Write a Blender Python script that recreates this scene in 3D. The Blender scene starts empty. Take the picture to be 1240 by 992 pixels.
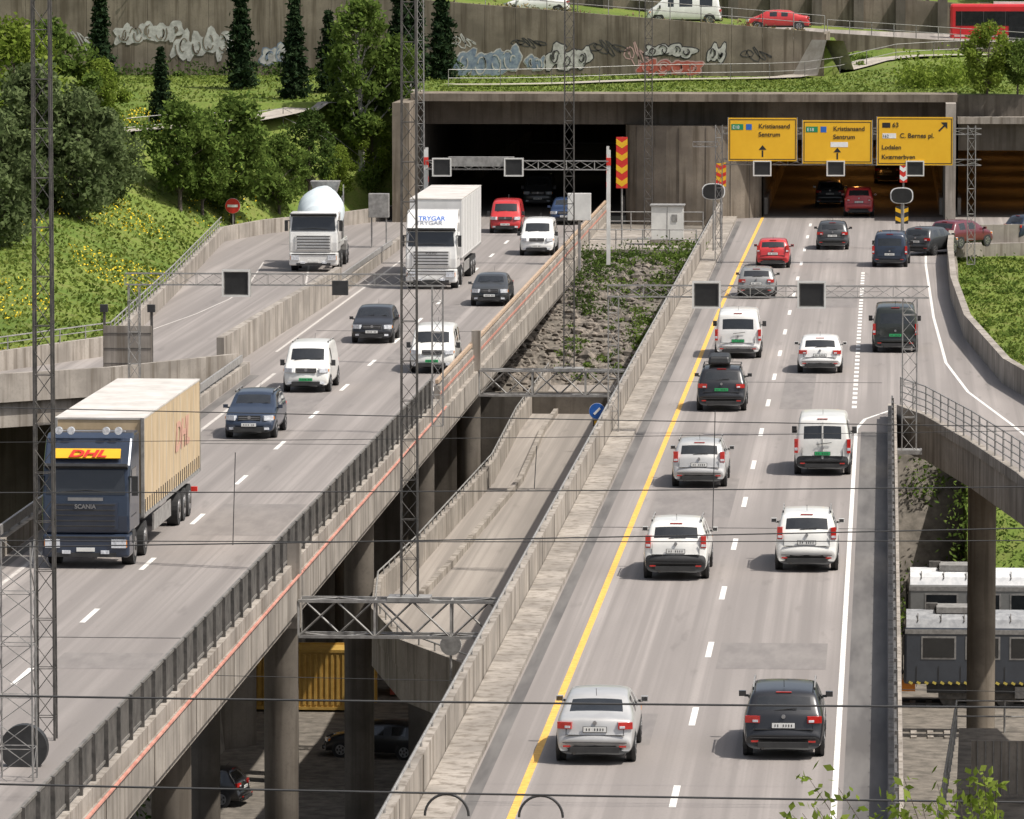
import bpy, math, random
import numpy as np
from mathutils import Vector, Matrix
R=math.radians
random.seed(7); rng=np.random.default_rng(7)
sc=bpy.context.scene
# ------------------------------------------------------------------ survey (camera geometry)
F=7000.0; H=18.8; TH=math.atan(616/F); PS=R(3.70)
def ray(px,py):
    a=(px-620)/F; b=(496-py)/F; c,s=math.cos(TH),math.sin(TH)
    x,y,z=a,c+b*s,-s+b*c
    return (x*math.cos(PS)-y*math.sin(PS), x*math.sin(PS)+y*math.cos(PS), z)
def G(px,py,z=0.0):
    d=ray(px,py); t=(z-H)/d[2]; return Vector((d[0]*t,d[1]*t,z))
def AY(px,py,Y):
    d=ray(px,py); t=Y/d[1]; return Vector((d[0]*t,Y,H+d[2]*t))
# ------------------------------------------------------------------ materials
MC={}
def pm(name,c1,c2=None,scale=3,stretch=(1,1,1),rough=.6,metal=0,coat=0,bump=0,emit=0,spec=.5):
    if name in MC: return MC[name]
    m=bpy.data.materials.new(name); m.use_nodes=True; nt=m.node_tree; N=nt.nodes; L=nt.links
    b=N['Principled BSDF']; b.inputs['Roughness'].default_value=rough; b.inputs['Metallic'].default_value=metal
    b.inputs['Coat Weight'].default_value=coat; b.inputs['Coat Roughness'].default_value=.05
    b.inputs['Specular IOR Level'].default_value=spec
    if c2 is None: c2=tuple(min(1,x*1.15+.002) for x in c1)
    tc=N.new('ShaderNodeTexCoord'); mp=N.new('ShaderNodeMapping'); mp.inputs['Scale'].default_value=stretch
    no=N.new('ShaderNodeTexNoise'); no.inputs['Scale'].default_value=scale; no.inputs['Detail'].default_value=3; no.inputs['Roughness'].default_value=.65
    cr=N.new('ShaderNodeValToRGB'); cr.color_ramp.elements[0].position=.36; cr.color_ramp.elements[1].position=.64
    cr.color_ramp.elements[0].color=(*c1,1); cr.color_ramp.elements[1].color=(*c2,1)
    L.new(tc.outputs['Object'],mp.inputs[0]); L.new(mp.outputs[0],no.inputs[0]); L.new(no.outputs[0],cr.inputs[0]); L.new(cr.outputs[0],b.inputs['Base Color'])
    if bump:
        bp=N.new('ShaderNodeBump'); bp.inputs['Strength'].default_value=bump; bp.inputs['Distance'].default_value=.05
        L.new(no.outputs[0],bp.inputs['Height']); L.new(bp.outputs[0],b.inputs['Normal'])
    if emit:
        L.new(cr.outputs[0],b.inputs['Emission Color']); b.inputs['Emission Strength'].default_value=emit
    MC[name]=m; return m
def noise(N,L,vec,scale,det=3):
    n=N.new('ShaderNodeTexNoise'); n.inputs['Scale'].default_value=scale; n.inputs['Detail'].default_value=det; n.inputs['Roughness'].default_value=.6
    L.new(vec,n.inputs[0]); return n.outputs[0]
def mix(N,L,fac,a,b,mode='MIX'):
    m=N.new('ShaderNodeMix'); m.data_type='RGBA'; m.blend_type=mode
    for i,v in ((0,fac),(6,a),(7,b)):
        if hasattr(v,'links') or hasattr(v,'is_output'): L.new(v,m.inputs[i])
        else: m.inputs[i].default_value=v if i==0 else (*v,1)
    return m.outputs[2]
def ramp(N,L,v,p0,p1,a=0.,b=1.):
    m=N.new('ShaderNodeMapRange'); L.new(v,m.inputs[0]); m.inputs[1].default_value=p0; m.inputs[2].default_value=p1; m.inputs[3].default_value=a; m.inputs[4].default_value=b
    return m.outputs[0]
def asphalt(name,base,x0,period):
    m=bpy.data.materials.new(name); m.use_nodes=True; nt=m.node_tree; N=nt.nodes; L=nt.links; b=N['Principled BSDF']
    tc=N.new('ShaderNodeTexCoord'); o=tc.outputs['Object']
    def mp(s):
        q=N.new('ShaderNodeMapping'); q.inputs['Scale'].default_value=s; L.new(o,q.inputs[0]); return q.outputs[0]
    dark=tuple(x*.80 for x in base); lite=tuple(min(1,x*1.10) for x in base)
    c=mix(N,L,ramp(N,L,noise(N,L,mp((1,.12,1)),.35),.35,.65),dark,lite)
    st=ramp(N,L,noise(N,L,mp((2.6,.012,1)),1.0),.40,.60)
    c=mix(N,L,st,c,tuple(x*.74 for x in base))
    sx=N.new('ShaderNodeSeparateXYZ'); L.new(o,sx.inputs[0])
    ma=N.new('ShaderNodeMath'); ma.operation='SUBTRACT'; L.new(sx.outputs[0],ma.inputs[0]); ma.inputs[1].default_value=x0
    mb=N.new('ShaderNodeMath'); mb.operation='MULTIPLY'; L.new(ma.outputs[0],mb.inputs[0]); mb.inputs[1].default_value=2*math.pi/period
    mc=N.new('ShaderNodeMath'); mc.operation='COSINE'; L.new(mb.outputs[0],mc.inputs[0])
    c=mix(N,L,ramp(N,L,mc.outputs[0],-.3,1,0,.42),c,tuple(x*.62 for x in base))
    c=mix(N,L,ramp(N,L,noise(N,L,mp((1,1,1)),14,2),.52,.75,0,.4),c,tuple(x*.55 for x in base))
    blot=ramp(N,L,noise(N,L,mp((1.6,.2,1)),.9),.62,.72,0,.45)
    c=mix(N,L,blot,c,tuple(x*.5 for x in base))
    L.new(c,b.inputs['Base Color']); b.inputs['Roughness'].default_value=.8; b.inputs['Specular IOR Level'].default_value=.3
    return m
def concrete(name,base,streak=1.0):
    m=bpy.data.materials.new(name); m.use_nodes=True; nt=m.node_tree; N=nt.nodes; L=nt.links; b=N['Principled BSDF']
    tc=N.new('ShaderNodeTexCoord'); o=tc.outputs['Object']
    def mp(s):
        q=N.new('ShaderNodeMapping'); q.inputs['Scale'].default_value=s; L.new(o,q.inputs[0]); return q.outputs[0]
    c=mix(N,L,ramp(N,L,noise(N,L,mp((1,1,1)),.5),.35,.65),tuple(x*.68 for x in base),tuple(x*1.1 for x in base))
    c=mix(N,L,ramp(N,L,noise(N,L,mp((2.2,2.2,.12)),1.2),.48,.66,0,.7*streak),c,(base[0]*.34,base[1]*.31,base[2]*.27))
    c=mix(N,L,ramp(N,L,noise(N,L,mp((1,1,1)),9,2),.5,.8,0,.45),c,tuple(x*.55 for x in base))
    L.new(c,b.inputs['Base Color']); b.inputs['Roughness'].default_value=.85; b.inputs['Specular IOR Level'].default_value=.25
    return m
def leafmat(name,dark,lite,tr=.35):
    m=bpy.data.materials.new(name); m.use_nodes=True; nt=m.node_tree; N=nt.nodes; L=nt.links
    N.remove(N['Principled BSDF']); out=N['Material Output']
    ge=N.new('ShaderNodeNewGeometry'); tc=N.new('ShaderNodeTexCoord')
    c=mix(N,L,ge.outputs['Random Per Island'],dark,lite)
    c=mix(N,L,ramp(N,L,noise(N,L,tc.outputs['Object'],.9,1),.42,.62,0,.6),c,tuple(x*.55 for x in dark))
    d=N.new('ShaderNodeBsdfDiffuse'); t=N.new('ShaderNodeBsdfTranslucent'); s=N.new('ShaderNodeMixShader'); s.inputs[0].default_value=tr
    L.new(c,d.inputs[0]); L.new(c,t.inputs[0]); L.new(d.outputs[0],s.inputs[1]); L.new(t.outputs[0],s.inputs[2]); L.new(s.outputs[0],out.inputs[0])
    return m
def grassmat(name,a,b_,c_):
    m=bpy.data.materials.new(name); m.use_nodes=True; nt=m.node_tree; N=nt.nodes; L=nt.links; b=N['Principled BSDF']
    tc=N.new('ShaderNodeTexCoord'); o=tc.outputs['Object']
    c=mix(N,L,ramp(N,L,noise(N,L,o,.16),.4,.6),a,b_)
    c=mix(N,L,ramp(N,L,noise(N,L,o,1.1),.48,.68,0,.7),c,c_)
    c=mix(N,L,ramp(N,L,noise(N,L,o,7,2),.45,.7,0,.5),c,tuple(x*.5 for x in a))
    L.new(c,b.inputs['Base Color']); b.inputs['Roughness'].default_value=.95; b.inputs['Specular IOR Level'].default_value=.1
    return m
ASR=asphalt('asphalt_right',(.30,.27,.25),-5.2,1.65)
ASL=asphalt('asphalt_left',(.29,.262,.243),-21.7,1.65)
ASM=asphalt('asphalt_ramp',(.32,.285,.25),-13,5)
PATCH=pm('asphalt_patch',(.17,.153,.143),(.215,.195,.18),scale=2,stretch=(1,.2,1),rough=.85)
GUT=pm('gutter_asphalt',(.09,.083,.078),(.15,.14,.13),scale=1.5,stretch=(1,.1,1),rough=.85)
CON=concrete('concrete',(.34,.305,.265))
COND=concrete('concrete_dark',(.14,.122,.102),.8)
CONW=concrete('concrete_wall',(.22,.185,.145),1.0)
GRASS=grassmat('grass',(.10,.15,.03),(.15,.195,.042),(.18,.18,.06))
DIRT=pm('gravel',(.10,.088,.072),(.20,.175,.145),scale=1.5,rough=.95,bump=.6)
ROCK=pm('rock',(.07,.062,.052),(.24,.205,.17),scale=2.5,rough=.9,bump=.5)
WHITE=pm('road_paint_white',(.56,.54,.50),(.78,.76,.72),scale=6,rough=.7)
WORN=pm('road_paint_worn',(.38,.35,.32),(.55,.52,.48),scale=5,rough=.8)
YELP=pm('road_paint_yellow',(.62,.34,.06),(.78,.46,.10),scale=5,rough=.7)
STEEL=pm('galvanised_steel',(.22,.21,.20),(.34,.33,.31),scale=4,rough=.55,metal=.2)
DSTEEL=pm('dark_steel',(.06,.057,.052),(.12,.11,.10),scale=4,rough=.6,metal=.2)
FEN=pm('fence_steel',(.12,.112,.10),(.20,.185,.165),scale=2,rough=.6)
RUSTR=pm('red_oxide_pipe',(.38,.15,.11),(.50,.25,.19),scale=2,rough=.8)
TANR=pm('tan_rail',(.34,.24,.16),(.46,.34,.24),scale=2,rough=.8)
GLASS=pm('vehicle_glass',(.014,.016,.018),(.022,.024,.026),rough=.06,coat=.3,spec=.7)
RUB=pm('tyre_rubber',(.02,.02,.02),(.03,.03,.03),rough=.85)
RIM=pm('alloy_rim',(.3,.3,.31),(.4,.4,.4),rough=.35,metal=.8)
PLA=pm('black_plastic',(.022,.022,.022),(.036,.036,.036),rough=.55)
TAIL=pm('tail_lamp',(.40,.012,.01),(.55,.03,.02),scale=8,rough=.15,coat=.6)
HEAD=pm('head_lamp',(.45,.47,.5),(.75,.77,.8),scale=10,rough=.1,coat=.8)
AMB=pm('amber_lamp',(.6,.2,.02),rough=.2)
PLT=pm('number_plate',(.66,.66,.63),(.74,.74,.71),rough=.4)
PLG=pm('number_plate_green',(.02,.30,.10),(.03,.36,.12),rough=.4)
BLK=pm('black_paint',(.014,.014,.014),(.022,.022,.022),rough=.5)
YSG=pm('sign_yellow',(.80,.44,.015),(.84,.48,.02),scale=1,rough=.45)
WSG=pm('sign_white',(.75,.75,.73),rough=.45)
RSG=pm('sign_red',(.6,.03,.02),rough=.45)
BSG=pm('sign_blue',(.02,.12,.45),rough=.45)
GSG=pm('sign_green',(.01,.22,.09),rough=.45)
def paint(n,c,metal=0.):
    return pm('paint_'+n,tuple(x*.9 for x in c),tuple(min(1,x*1.06) for x in c),scale=1.4,rough=.34,metal=metal,coat=.6)
P={'silver':paint('silver',(.54,.53,.51),.35),'white':paint('white',(.76,.75,.72)),'black':paint('black',(.014,.014,.016)),
 'grey':paint('grey',(.27,.27,.26),.3),'blue':paint('blue',(.03,.055,.12),.2),'red':paint('red',(.48,.03,.03)),'dkgrey':paint('dark_grey',(.05,.053,.055),.2),
 'dkgreen':paint('dark_green',(.022,.026,.022),.1),'maroon':paint('maroon',(.12,.02,.03)),'offwhite':paint('offwhite',(.70,.69,.65)),'dkblue':paint('dark_blue',(.022,.034,.06),.1)}
# ------------------------------------------------------------------ mesh builder
class MB:
    def __init__(s): s.v=[];s.f=[];s.m=[];s.mats=[]
    def mi(s,mat):
        if mat not in s.mats: s.mats.append(mat)
        return s.mats.index(mat)
    def add(s,vs,fs,mat):
        o=len(s.v); s.v+= [tuple(v) for v in vs]; k=s.mi(mat)
        for f in fs: s.f.append([o+i for i in f]); s.m.append(k)
    def box(s,cx,cy,cz,sx,sy,sz,mat,rz=0,tx=1,ty=1,rx=0,ry=0):
        vs=[]
        for k in (-1,1):
            for j in (-1,1):
                for i in (-1,1):
                    vs.append(Vector((i*sx/2*(tx if k>0 else 1),j*sy/2*(ty if k>0 else 1),k*sz/2)))
        if rx or ry or rz:
            M=Matrix.Rotation(rz,3,'Z')@Matrix.Rotation(ry,3,'Y')@Matrix.Rotation(rx,3,'X'); vs=[M@v for v in vs]
        c=Vector((cx,cy,cz)); vs=[v+c for v in vs]
        s.add(vs,[(0,2,3,1),(4,5,7,6),(0,1,5,4),(2,6,7,3),(0,4,6,2),(1,3,7,5)],mat)
    def cyl(s,p0,p1,r0,mat,r1=None,n=10,cap=True):
        p0=Vector(p0);p1=Vector(p1); r1=r0 if r1 is None else r1
        d=(p1-p0)
        if d.length<1e-6: return
        d.normalize(); u=d.orthogonal().normalized(); w=d.cross(u)
        vs=[]
        for p,r in ((p0,r0),(p1,r1)):
            for i in range(n):
                a=2*math.pi*i/n; vs.append(p+u*(math.cos(a)*r)+w*(math.sin(a)*r))
        fs=[(i,(i+1)%n,n+(i+1)%n,n+i) for i in range(n)]
        if cap: fs+= [tuple(range(n))[::-1],tuple(range(n,2*n))]
        s.add(vs,fs,mat)
    def quad(s,pts,mat): s.add(pts,[tuple(range(len(pts)))],mat)
    def prism(s,poly,z0,z1,mt,ms):
        n=len(poly)
        s.add([(p[0],p[1],z1) for p in poly],[tuple(range(n))],mt)
        s.add([(p[0],p[1],z0) for p in poly],[tuple(range(n))[::-1]],ms)
        vs=[(p[0],p[1],z0) for p in poly]+[(p[0],p[1],z1) for p in poly]
        s.add(vs,[(i,(i+1)%n,n+(i+1)%n,n+i) for i in range(n)],ms)
    def xprism(s,prof,x0,x1,mat):
        n=len(prof); vs=[(x0,p[0],p[1]) for p in prof]+[(x1,p[0],p[1]) for p in prof]
        s.add(vs,[tuple(range(n)),tuple(range(n,2*n))[::-1]]+[(i,n+i,n+(i+1)%n,(i+1)%n) for i in range(n)],mat)
    def ribbon(s,poly,w,z0,z1,mat):
        n=len(poly); L=[];Rr=[]
        for i in range(n):
            a=Vector(poly[max(i-1,0)][:2]); b=Vector(poly[i][:2]); c=Vector(poly[min(i+1,n-1)][:2])
            d1=(b-a); d2=(c-b)
            if d1.length<1e-6:d1=d2
            if d2.length<1e-6:d2=d1
            t=(d1.normalized()+d2.normalized()).normalized(); nn=Vector((-t.y,t.x)); k=w/2/max(.5,nn.dot(Vector((-d1.normalized().y,d1.normalized().x))))
            dz=poly[i][2] if len(poly[i])>2 else 0
            L.append((b+nn*k,dz)); Rr.append((b-nn*k,dz))
        vs=[]
        for i in range(n):
            (l,dz),(r,_)=L[i],Rr[i]
            vs+=[(l.x,l.y,z0+dz),(r.x,r.y,z0+dz),(r.x,r.y,z1+dz),(l.x,l.y,z1+dz)]
        fs=[(0,1,2,3)]
        for i in range(n-1):
            o=i*4; q=o+4
            fs+=[(o,q,q+1,o+1),(o+1,q+1,q+2,o+2),(o+2,q+2,q+3,o+3),(o+3,q+3,q,o)]
        o=(n-1)*4; fs.append((o+3,o+2,o+1,o))
        s.add(vs,fs,mat)
    def leaves(s,C,size,mat,elong=1.0,up=0.0,g=rng):
        C=np.asarray(C); n=len(C)
        if n==0:return
        a=g.normal(size=(n,3)); a[:,2]*=(1-up); a/=np.linalg.norm(a,axis=1)[:,None]
        b=g.normal(size=(n,3)); b-=a*(a*b).sum(1)[:,None]; b/=np.linalg.norm(b,axis=1)[:,None]
        sz=size*g.uniform(.6,1.3,size=(n,1))
        u=a*sz*elong; w=b*sz*.55
        vs=np.stack([C-u,C+w*.9,C+u,C-w*.9],1).reshape(-1,3)
        o=len(s.v); s.v+=[tuple(x) for x in vs.tolist()]; k=s.mi(mat)
        s.f+=[[o+4*i,o+4*i+1,o+4*i+2,o+4*i+3] for i in range(n)]; s.m+=[k]*n
    def lattice(s,p0,p1,w,pitch,mat,rl=.035,rb=.016,d=None,tw=1.0):
        p0=Vector(p0);p1=Vector(p1); ax=p1-p0; Ln=ax.length; ax.normalize()
        u=Vector((1,0,0)) if abs(ax.z)>.7 else Vector((0,0,1)); v=ax.cross(u).normalized(); u=v.cross(ax).normalized()
        d=w if d is None else d; n=max(1,int(Ln/pitch))
        def cor(k,t): 
            sx,sy=((-1,-1),(1,-1),(1,1),(-1,1))[k]; q=1+(tw-1)*t
            return p0+ax*(Ln*t)+u*(sx*w/2*q)+v*(sy*d/2*q)
        for k in range(4): s.cyl(cor(k,0),cor(k,1),rl,mat,n=4)
        for i in range(n):
            t0,t1=i/n,(i+1)/n
            for k in range(4):
                k2=(k+1)%4
                if i%2: s.cyl(cor(k,t0),cor(k2,t1),rb,mat,n=3,cap=False)
                else: s.cyl(cor(k2,t0),cor(k,t1),rb,mat,n=3,cap=False)
                if i%2==0: s.cyl(cor(k,t0),cor(k2,t0),rb,mat,n=3,cap=False)
    def mesh(s,name,smooth=False,ang=35):
        me=bpy.data.meshes.new(name); me.from_pydata(s.v,[],s.f)
        for m in s.mats: me.materials.append(m)
        me.polygons.foreach_set('material_index',s.m)
        if smooth:
            me.polygons.foreach_set('use_smooth',[True]*len(s.f)); me.update()
            try: me.set_sharp_from_angle(angle=R(ang))
            except Exception: pass
        me.update(); return me
    def obj(s,name,parent=None,smooth=False,bevel=0,ang=35,sub=0):
        o=bpy.data.objects.new(name,s.mesh(name,smooth,ang)); sc.collection.objects.link(o)
        if parent: o.parent=parent
        if bevel:
            b=o.modifiers.new('bevel','BEVEL'); b.width=bevel; b.segments=2; b.limit_method='ANGLE'; b.angle_limit=R(40)
        if sub:
            b=o.modifiers.new('sub','SUBSURF'); b.levels=sub; b.render_levels=sub
        return o
def empty(name,loc,rz=0):
    e=bpy.data.objects.new(name,None); e.location=loc; e.rotation_euler=(0,0,rz); sc.collection.objects.link(e); return e
def text(body,size,loc,rot,mat,parent,off=0.,align='LEFT',ext=.004,shear=0,sx=1):
    c=bpy.data.curves.new('lettering','FONT'); c.body=body; c.size=size; c.extrude=ext; c.offset=off; c.align_x=align; c.shear=shear
    c.materials.append(mat); o=bpy.data.objects.new('lettering',c); sc.collection.objects.link(o); o.location=loc; o.rotation_euler=rot; o.parent=parent; o.scale=(sx,1,1)
    return o
# ------------------------------------------------------------------ terrain
def ip(v,xs,ys): return float(np.interp(v,xs,ys))
def roadz(X): return 9.3-.08*max(-70,min(12,X))
def rampX(Y): return ip(Y,[222,228,238,275,318,326,335,345.8],[-60,-36,-32,-34,-36.6,-35,-31,-27.9])
def hgt(X,Y):
    n=.16*math.sin(X*.31+Y*.12)+.12*math.sin(Y*.23-X*.17)
    if Y>=345.9:
        if X<-28: z=ip(Y,[345,360,376],[6.6,7.4,7.5])
        else: z=ip(Y,[346,362,376],[7.3,7.4,7.5])
        if X>-4:
            z+=ip(Y,[362,385],[0,1.0])*min(1,(X+4)/4)
            if Y>393.5: z=roadz(X)
        elif Y>375.4: z=roadz(X)
        if Y>416: z=roadz(X)+min(14,(Y-416)*.16)
        return z+(n*.3 if 350<Y<374 else 0)
    left=ip(Y,[150,213,243,300,345.6],[-16,-16,-1.5,2.4,6.6])
    mid=ip(Y,[276,283.5,308,345],[-16,-5.3,-.45,-.4])
    rgt=ip(Y,[266,285,320,330],[-16,-3.9,-.7,-.3])
    if X<-27:
        rx=rampX(Y)
        if X>rx-.2: return min(left,-1.6)
        if Y>232:
            d=min(1,(rx-.2-X)/7); return -.7+d*(left+.7+n) if left>-.7 else left
        return left
    if X<3.9: return mid
    return rgt+(n if rgt<-.4 and rgt>-15 else 0)
def on_ground(px,py):
    d=ray(px,py); Y=120.
    while Y<900:
        t=Y/d[1]; x=d[0]*t; z=H+d[2]*t
        if z<=hgt(x,Y) : return Vector((x,Y,hgt(x,Y)))
        Y+=.5
    return Vector((x,Y,z))
xs=[-1600,-700,-300,-160,-110,-85]+[x*1.0 for x in range(-75,22)]+[26,34,50,100,300,1600]
ys=[-400,0,100,160,185,200]+[y*1.0 for y in range(208,346)]+[345.6,346.0]+[y*1.0 for y in range(347,376)]+[375.45,376]+[y*1. for y in range(378,394,2)]+[393.6,394]+list(range(398,440,4))+[450,480,520,600,800,1200,2600]
xs=sorted(xs+[-28.05,-27.95,3.85,3.95]); 
mb=MB(); gi=mb.mi(GRASS); di=mb.mi(DIRT)
nx,ny=len(xs),len(ys)
for y in ys:
    for x in xs: mb.v.append((x,y,hgt(x,y)))
for j in range(ny-1):
    for i in range(nx-1):
        if abs(ys[j]-345.6)<.01 and -28<(xs[i]+xs[i+1])/2<13: continue
        mb.f.append([j*nx+i,j*nx+i+1,(j+1)*nx+i+1,(j+1)*nx+i])
        xc=(xs[i]+xs[i+1])/2; zc=(mb.v[j*nx+i][2]+mb.v[(j+1)*nx+i+1][2])/2
        mb.m.append(di if (zc<-14.5 or (-28<xc<3.9 and ys[j]<346)) else gi)
mb.obj('ground',smooth=True,ang=60)
# ------------------------------------------------------------------ decks and roads
mb=MB()
rp=[(-9.9,20),(.45,20),(.45,212),(1.5,208),(3,198),(4.4,187),(6,170),(7.5,145),(13,145),(11,172),(9,192),(6.8,210),(4.9,226),(3.7,250),(3.4,275),(3.5,300),(3.8,318),(13,322),(13,345.4),(-9.9,345.4)]
mb.prism(rp,-1.3,0,ASR,CON); mb.obj('motorway_road')
mb=MB()
lp=[(-25.7,20),(-16.5,20),(-16.5,345.4),(-27.8,345.4),(-31,335),(-35,326),(-36.6,318),(-34,275),(-32,238),(-36,228),(-60,220),(-60,206),(-40,213),(-30,222),(-25.7,229)]
mb.prism(lp,-1.3,0,ASL,CON); mb.obj('motorway_bridge_road')
mb=MB()
mp_=[(-16.4,284),(-16.6,258),(-16.2,236),(-16.8,205),(-17.2,194),(-16.6,186),(-15,178),(-12,171),(-6,166),(-6,284)]
mb.prism(mp_,-6,-5,ASM,CON); mb.obj('slip_road')
# repaired strips and gutters
mb=MB(); pr_=random.Random(12)
def strip(x0,x1,y0,y1,m,z=.003): mb.quad([(x0,y0,z),(x1,y0,z),(x1,y1,z),(x0,y1,z)],m)
strip(-.82,.1,20,205,GUT); strip(-8.75,-8.45,20,340,GUT); strip(-17.1,-16.85,20,340,GUT); strip(-25.2,-24.8,20,228,GUT)
for x0,x1,y0,y1 in ((-7.2,-4.7,176,188),(-4.1,-1.4,141,146),(-3.9,-2.7,214,240),(-7.3,-6.2,236,262),(-4.1,-1.3,268,280),(-20.6,-18.0,170,179),(-24.0,-21.2,212,222),(-20.5,-19.3,236,268),(-23.9,-21.3,283,296),(-20.5,-18,140,143),(-6.4,-5.2,128,133)): strip(x0,x1,y0,y1,PATCH)
mb.obj('asphalt_repairs')
mb=MB()
mb.ribbon([(-9.75,20),(-9.75,345)],.25,0,.95,CON)
mb.ribbon([(-9.2,20),(-9.2,345)],.8,0,.14,CON)
mb.cyl((-9.75,20,1.1),(-9.75,330,1.1),.03,STEEL,n=6)
for y in range(22,330,3): mb.cyl((-9.75,y,.95),(-9.75,y,1.1),.025,STEEL,n=5)
for y in range(24,345,6): mb.box(-9.62,y,.5,.012,.05,.85,COND)
mb.obj('parapet_wall')
mb=MB()
mb.ribbon([(.28,20),(.28,211)],.3,0,.5,CON)
mb.box(.28,115,.72,.06,190,.3,DSTEEL)
for y in range(22,210,2): mb.box(.3,y,.7,.08,.1,.5,DSTEEL)
mb.obj('crash_barrier')
mb=MB()
mb.ribbon([(3.55,250.),(3.25,275),(3.35,300),(3.65,318.2)],.3,0,1.0,CON)
mb.ribbon([(3.65,318.4),(5,319.5),(13,321.8)],.3,0,1.0,CON)
mb.ribbon([(10.9,172),(8.85,192),(6.65,210),(4.75,226),(3.55,249.9)],.3,0,1.0,CON)
mb.obj('retaining_wall')
mb=MB()
pr=[(.6,212),(1.5,208.2),(3,198.2),(4.4,187.2),(6,170.2),(7.5,145)]
mb.ribbon(pr,.3,0.003,.35,CON)
for (a,b) in zip(pr[:-1],pr[1:]):
    a=Vector((*a,0));b=Vector((*b,0))
    for z in (.6,.85,1.1,1.35): mb.cyl(a+Vector((0,0,z)),b+Vector((0,0,z)),.025,STEEL,n=5)
    k=max(1,int((b-a).length/1.6))
    for i in range(k): 
        q=a.lerp(b,i/k); mb.cyl(q+Vector((0,0,.3)),q+Vector((0,0,1.38)),.035,STEEL,n=5)
mb.obj('ramp_railing')
mb=MB()
mb.ribbon([(-16.65,20),(-16.65,345)],.3,0,.3,CON)
mb.box(-16.42,180,-.55,.16,320,.9,CON)
for y in range(24,340,8): mb.box(-16.335,y,-.55,.012,.06,.88,COND)
mb.obj('bridge_edge_beam')
mb=MB()
mb.cyl((-16.3,20,.02),(-16.3,214,.02),.042,RUSTR,n=6); mb.obj('edge_pipe')
mb=MB()
for z in (.42,1.28): mb.box(-16.65,116,z,.07,192,.06,FEN)
y=20.
while y<212: mb.box(-16.65,y,.79,.03,.035,.86,FEN); y+=.17
y=20.
while y<212: mb.box(-16.6,y,.8,.09,.10,1.02,DSTEEL); y+=2
mb.obj('bridge_railing')
mb=MB()
mb.ribbon([(-16.65,214),(-16.65,344)],.22,.3,.78,CON)
mb.box(-16.65,279,.95,.12,130,.14,TANR); mb.box(-16.52,279,.5,.02,130,.1,RUSTR)
for y in range(215,344,3): mb.box(-16.65,y,.85,.06,.08,.2,STEEL)
mb.obj('bridge_parapet')
mb=MB()
mb.ribbon([(-25.4,20),(-25.4,228.6)],.3,0,.5,CON)
mb.box(-25.4,124,.75,.08,206,.28,STEEL)
for y in range(20,228,2): mb.box(-25.4,y,.6,.06,.1,.35,STEEL)
mb.obj('crash_barrier')
mb=MB()
mb.ribbon([(-26.6,230),(-26.4,250),(-26.2,262),(-26.1,275)],.3,0,1.35,CON)
mb.ribbon([(-26.1,275.2),(-26.3,300),(-26.6,344)],.25,0,.55,CON)
mb.box(-26.2,290,.72,.08,32,.25,STEEL)
mb.obj('divider_wall')
mb=MB()
mb.ribbon([(-60,220.2),(-36,228.2),(-32.1,238),(-34.1,275),(-36.7,318),(-35.1,326),(-31.1,335),(-28,345)],.3,-.8,.8,CON)
mb.ribbon([(-60,205.8),(-40,212.8),(-30,221.8),(-25.8,228.8)],.3,-.3,.8,CON)
mb.ribbon([(-60,217),(-40,223),(-30,231),(-26,236)],.4,-16,-1.31,COND)  # dark cross wall added under the ramp to deepen the shade there
lw=[(-60,220.2),(-36,228.2),(-32.1,238),(-34.1,275),(-36.7,318)]
for a,b in zip(lw[:-1],lw[1:]):
    a=Vector((*a,0));b=Vector((*b,0)); mb.cyl(a+Vector((0,0,1.35)),b+Vector((0,0,1.35)),.03,STEEL,n=5); mb.cyl(a+Vector((0,0,1.1)),b+Vector((0,0,1.1)),.02,STEEL,n=5)
    k=max(1,int((b-a).length/2))
    for i in range(k): q=a.lerp(b,i/k); mb.cyl(q+Vector((0,0,.8)),q+Vector((0,0,1.36)),.03,STEEL,n=5)
mb.obj('ramp_wall')
mb=MB()
sl=[(-16.5,283),(-16.5,258),(-16.1,236),(-16.7,205),(-17.1,194),(-16.5,186),(-14.9,178),(-11.9,171.1),(-6,166.1)]
mb.ribbon(sl,.25,-5.,-4.1,CON)
for (a,b) in zip(sl[:-1],sl[1:]):
    a=Vector((*a,0));b=Vector((*b,0)); mb.cyl(a+Vector((0,0,-3.85)),b+Vector((0,0,-3.85)),.03,STEEL,n=5)
    k=max(1,int((b-a).length/1.5))
    for i in range(k): q=a.lerp(b,i/k); mb.cyl(q+Vector((0,0,-4.1)),q+Vector((0,0,-3.85)),.03,STEEL,n=5)
mb.ribbon([(-15.2,283),(-15.3,258),(-14.9,236),(-15.5,205),(-15.8,196)],.2,-5,-4.75,CON)
mb.box(-12.2,262,-4.85,2.2,.25,.3,COND,rz=.5)
mb.obj('slip_road_wall')
for y in (94,120,146,173,199,226,252):
    for x in (-18.2,-23.6):
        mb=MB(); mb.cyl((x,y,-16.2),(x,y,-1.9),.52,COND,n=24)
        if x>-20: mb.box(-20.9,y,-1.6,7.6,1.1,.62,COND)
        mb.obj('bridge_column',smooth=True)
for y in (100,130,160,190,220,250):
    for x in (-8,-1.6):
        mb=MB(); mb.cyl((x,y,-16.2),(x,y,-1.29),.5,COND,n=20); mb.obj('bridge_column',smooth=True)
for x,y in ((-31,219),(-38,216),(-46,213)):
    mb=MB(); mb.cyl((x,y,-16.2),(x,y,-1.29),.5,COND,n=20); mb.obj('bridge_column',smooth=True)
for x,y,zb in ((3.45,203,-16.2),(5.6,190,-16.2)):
    mb=MB(); mb.cyl((x,y,zb),(x,y,-1.29),.5,CONW,n=28); mb.obj('bridge_column',smooth=True)
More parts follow.
